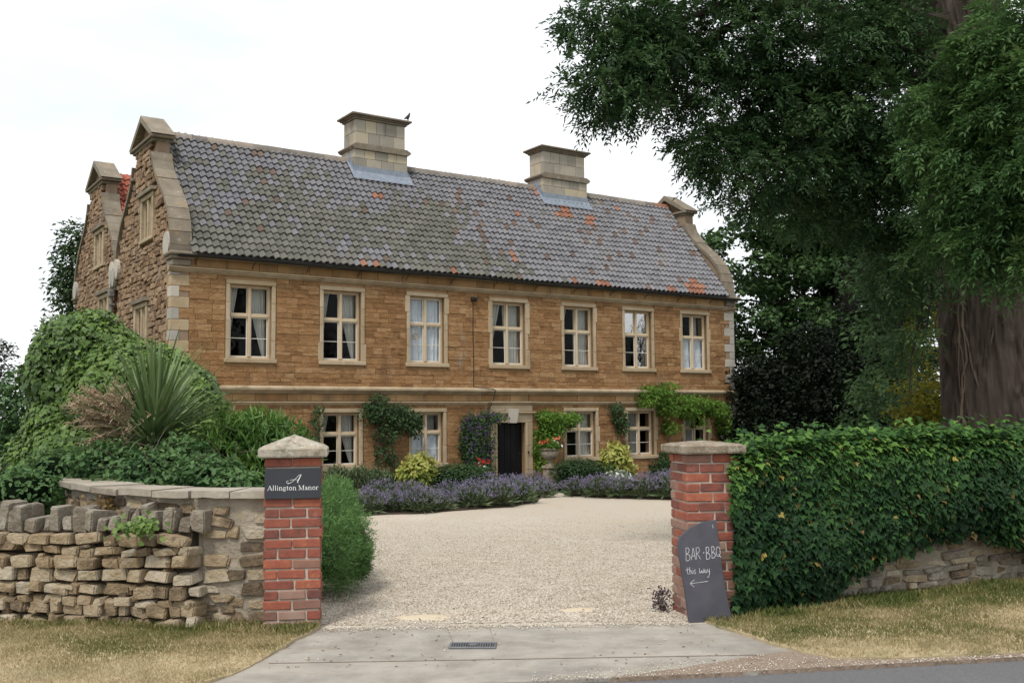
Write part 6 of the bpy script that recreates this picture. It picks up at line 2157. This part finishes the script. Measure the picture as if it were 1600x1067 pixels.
# shrubs in the beds
def hb(u, v, z, rx, ry, rz):
    p = hw(u, v, z)
    return ((p.x, p.y, p.z), (rx, ry, rz))
def ub(x, y, v):
    u, z = fac(x, y, v)
    return u, z
def wallbush(name, label, cat, v, plist, *a, **kw):
    bl = []
    for x, y, rx, rz in plist:
        u, z = ub(x, y, v)
        bl.append(hb(u, v, z, rx, min(rx, .6), rz))
    u0, _ = ub(plist[0][0], plist[0][1], v)
    base = hw(u0, v, ZH)
    return bush(name, label, cat, base, bl, *a, **kw)
wallbush('spotted_laurel', 'yellow variegated laurel below the second ground-floor window', 'shrub', -2.6, [(655, 735, .42, .40), (640, 742, .3, .3), (668, 748, .3, .25), (655, 765, .4, .35)], 1700, .17, .42, 'oval', 'leaf_aucuba', 'variegated laurels', tmean=.5, core='leaf_box', corek=.6)
wallbush('spotted_laurel', 'yellow variegated laurel right of the door between two windows', 'shrub', -2.6, [(962, 718, .42, .45), (970, 735, .4, .3), (960, 750, .4, .35)], 1700, .17, .42, 'oval', 'leaf_aucuba', 'variegated laurels', tmean=.5, core='leaf_box', corek=.6)
wallbush('clipped_hedge', 'low dark green clipped evergreen left of the door', 'hedge', -2.9, [(700, 748, .65, .34), (738, 748, .65, .34), (720, 742, .7, .30), (725, 775, 1.1, .45)], 6000, .085, .30, 'blade', 'leaf_box', 'clipped evergreens by the door', tmean=.45, updir=.3)
wallbush('clipped_hedge', 'low dark green clipped evergreen right of the door', 'hedge', -2.9, [(890, 738, .55, .34), (922, 738, .65, .34), (905, 733, .6, .30), (908, 765, 1.0, .5)], 6000, .085, .30, 'blade', 'leaf_box', 'clipped evergreens by the door', tmean=.45, updir=.3)
wallbush('daisy_clump', 'clump of white daisies among the lavender right of the door', 'flowers', -4.6, [(967, 752, .36, .28)], 700, .10, .4, 'oval', 'leaf_lavender', tmean=.4, core=None, extra=('petal_white', 170, .085, .9))
wallbush('iris_clump', 'strappy green plants at the wall foot below the first ground-floor window', 'plant', -2.2, [(565, 757, .30, .34), (590, 758, .4, .30), (530, 752, .3, .25)], 900, .30, .09, 'blade', 'leaf_lavender', tmean=.6, core=None, updir=1.2, up=0)

# ------------------------------------------------------------------ climbers on the front wall
def climber(name, label, plist, n, lsize, lw, lkind, lm, stems, group=None, tmean=.45, depth=.26, flowers=None, droop=.4):
    """plist: (photo x, y, half width, half height); leaves fill a shallow pad in front of the wall"""
    u0, _ = fac(stems[0][0][0], stems[0][0][1])
    base = hw(u0, -.15, ZH)
    t = empty(name, base, YAW)
    tag(t, label, 'climber', group)
    c0 = (u0, -.15, ZH)
    tot = sum(a[2] * a[3] for a in plist)
    Ps = []
    for x, y, rx, rz in plist:
        u, z = fac(x, y, -.15)
        m = int(n * rx * rz / tot)
        d = rdir(m)
        rr = rng.uniform(.3, 1.0, (m, 1)) ** .5 * (1 + .20 * np.abs(rng.normal(size=(m, 1)))) * (1 + .30 * np.array([mnoise.noise(Vector(q * 2.5 + x)) for q in d])[:, None])
        Q = d * rr * np.array([rx, depth, rz]) + np.array([u, -.20 - .05, z]) - np.array(c0)
        Q[:, 1] = np.minimum(Q[:, 1], .12)
        Ps.append(Q)
    P = np.concatenate(Ps)
    m = len(P)
    cl = np.array([mnoise.noise(Vector(p * 3.0)) for p in P])
    leafobj('foliage', P, rng.normal(0, .5, (m, 3)) + np.array([0, -.7, .55]), rng.normal(0, .6, (m, 3)) + np.array([0, -.3, -droop]), lsize * rng.uniform(.7, 1.3, m), lw, lkind, lm, t, np.clip(tmean + .35 * cl - .5 * (P[:, 1] > -.05) * .3 + rng.normal(0, .16, m), 0, 1))
    sm = MB()
    for s in stems:
        pts = []
        for x, y in s:
            u, z = fac(x, y, -.05)
            pts.append(Vector((u - c0[0], -.05 - c0[1] + .03, z - c0[2])))
        sm.tube(pts, [.022 * (1 - .6 * i / max(1, len(pts) - 1)) for i in range(len(pts))], 5)
    sm.build('stems', 'vine_bark', t)
    if flowers:
        fm, fn, fs = flowers
        i = rng.choice(m, fn, replace=False)
        Q = P[i].copy()
        Q[:, 1] -= .05
        leafobj('flowers', np.repeat(Q, 3, 0), rng.normal(0, .4, (fn * 3, 3)) + np.array([0, -1, .3]), rng.normal(0, 1, (fn * 3, 3)), fs * rng.uniform(.7, 1.2, fn * 3), .6, 'oval', fm, t)
climber('climbing_rose', 'dark climbing rose on the wall between the first two ground-floor windows', [(605, 650, .75, .33), (585, 640, .45, .25), (630, 655, .45, .38), (645, 665, .28, .28), (600, 680, .38, .22), (590, 625, .25, .2), (604, 705, .16, .3), (614, 725, .13, .3), (590, 710, .10, .3), (608, 750, .12, .2)], 2600, .085, .6, 'oval', 'leaf_rose',
        [[(608, 770), (606, 730), (598, 690), (590, 640)], [(612, 770), (618, 720), (612, 690), (630, 650)], [(600, 765), (588, 715), (585, 690)]], None, .45)
climber('thin_climber', 'thin dusty climber left of the first ground-floor window', [(493, 655, .18, .30), (489, 690, .14, .25), (498, 640, .10, .12)], 380, .075, .55, 'oval', 'leaf_rose', [[(494, 750), (492, 700), (494, 650), (492, 632)], [(494, 720), (500, 680), (486, 650)]], None, .6, .12)
climber('clematis', 'purple-flowered clematis left of the black door', [(742, 690, .50, .60), (735, 665, .36, .36), (755, 655, .40, .24), (745, 715, .45, .35), (772, 652, .30, .14), (728, 700, .2, .5), (742, 735, .4, .3)], 3600, .075, .65, 'oval', 'leaf_rose', [[(745, 760), (742, 710), (745, 660)], [(750, 760), (752, 700), (768, 655)]], None, .6, .36, ('petal_clematis', 330, .075))
climber('wisteria', 'bright green wisteria right of the black door', [(862, 660, .50, .32), (852, 680, .36, .36), (880, 655, .38, .20), (845, 700, .28, .25), (848, 650, .25, .2), (896, 652, .2, .12), (843, 720, .16, .3)], 2400, .13, .36, 'blade', 'leaf_wisteria', [[(842, 760), (842, 720), (848, 690), (870, 660)], [(842, 720), (860, 680), (885, 655)]], 'bright green wisterias', .5, .42)
climber('wisteria', 'bright green wisteria spreading over the right-hand windows', [(1025, 618, .50, .28), (1060, 628, .62, .26), (1010, 612, .35, .2), (1090, 632, .55, .25), (1115, 638, .42, .30), (1125, 660, .20, .45), (1070, 645, .40, .24), (1040, 640, .40, .22), (1005, 628, .3, .16), (1042, 668, .22, .22), (1040, 605, .3, .15), (1085, 660, .12, .2)], 4600, .13, .36, 'blade', 'leaf_wisteria',
        [[(1042, 745), (1040, 700), (1052, 670), (1048, 640), (1060, 622)], [(1046, 745), (1062, 700), (1072, 670), (1060, 640), (1090, 632)], [(1125, 700), (1124, 660), (1115, 636)]], 'bright green wisterias', .5, .48)
climber('dark_creeper', 'thin dark creeper between the fourth and fifth ground-floor windows', [(965, 650, .28, .28), (970, 665, .22, .3), (960, 638, .25, .15)], 750, .085, .6, 'oval', 'leaf_rose', [[(968, 745), (966, 700), (966, 650)], [(968, 720), (975, 690), (960, 660)]], None, .5, .2)
climber('wall_shrub', 'leggy dark shrub at the wall foot below the wisteria', [(1030, 735, .5, .35), (1040, 715, .3, .25)], 900, .09, .6, 'oval', 'leaf_rose', [[(1030, 755), (1032, 720)]], None, .4, .3)

# ------------------------------------------------------------------ urns
def urn(x, y, v, label, scale, low, flower):
    u, _ = fac(x, y, v)
    base = hw(u, v, ZH + .02)
    t = empty('garden_urn', base, YAW)
    tag(t, label, 'urn', 'stone urns beside the door')
    s = scale
    ped = .0
    if not low:
        pd = MB()
        pd.bbox(-.20 * s, .20 * s, -.20 * s, .20 * s, 0, .08 * s, .015).bbox(-.15 * s, .15 * s, -.15 * s, .15 * s, .08 * s, .62 * s, .012).bbox(-.19 * s, .19 * s, -.19 * s, .19 * s, .62 * s, .69 * s, .02)
        pd.build('pedestal', 'cap_stone_brown', t)
        ped = .69 * s
    b = MB()
    b.lathe([(.14 * s, ped), (.14 * s, ped + .04 * s), (.06 * s, ped + .08 * s), (.055 * s, ped + .15 * s), (.12 * s, ped + .20 * s), (.24 * s, ped + .28 * s), (.27 * s, ped + .42 * s), (.25 * s, ped + .46 * s), (.31 * s, ped + .50 * s), (.31 * s, ped + .53 * s), (.24 * s, ped + .52 * s)], 22)
    b.build('bowl', 'cap_stone_brown', t, True)
    top_ = ped + .52 * s
    n = 520
    P, N = shell((0, 0, top_ + .06), (.34 * s, .34 * s, .22 * s), n, .4, 1.1, -.4)
    leafobj('bedding_leaves', P, N + rng.normal(0, .4, (n, 3)), N + rng.normal(0, .5, (n, 3)), rng.uniform(.06, .11, n), .6, 'oval', 'leaf_wisteria' if not low else 'leaf_rose', t, rng.uniform(.1, .5, n))
    for m, k, zz, dx in flower:
        P = np.column_stack([rng.normal(dx, .13, k), rng.normal(-.12, .1, k), rng.normal(top_ + zz, .05, k)])
        leafobj('blossom', np.repeat(P, 4, 0), rng.normal(0, .4, (k * 4, 3)) + np.array([0, -1, .5]), rng.normal(0, 1, (k * 4, 3)), rng.uniform(.05, .09, k * 4), .8, 'oval', m, t)
urn(752, 735, -1.0, 'stone urn of red geraniums in front of the clematis', 1.12, True, [('petal_red', 13, .26, 0), ('petal_white', 8, .14, .05)])
urn(859, 750, -1.6, 'stone urn on a square pedestal with mixed flowers right of the door', 1.0, False, [('petal_orange', 5, .20, -.2), ('petal_red', 5, .14, -.25), ('petal_white', 12, .15, .06), ('petal_orange', 3, .32, .12)])
# dark weed at the foot of the right pillar
p = gnd(1035, 955, .02)
t = empty('dark_weed', (p.x, p.y, gz(0, p.y)))
tag(t, 'small dark-leaved weed at the inner foot of the right pillar', 'weed')
n = 230
P = np.column_stack([rng.normal(0, .045, n), rng.normal(.05, .08, n), rng.uniform(.01, .20, n)])
leafobj('foliage', P, rdir(n) + np.array([0, -.5, .6]), rdir(n), rng.uniform(.016, .03, n), .7, 'oval', 'weed_dark', t)
stm = MB()
for k in range(14):
    stm.tube([(0, .05, 0), (random.gauss(0, .02), .05 + random.gauss(0, .03), .08), (random.gauss(0, .045), .05 + random.gauss(0, .07), random.uniform(.12, .2))], [.003, .0025, .0015], 4)
stm.build('stems', 'vine_bark', t)
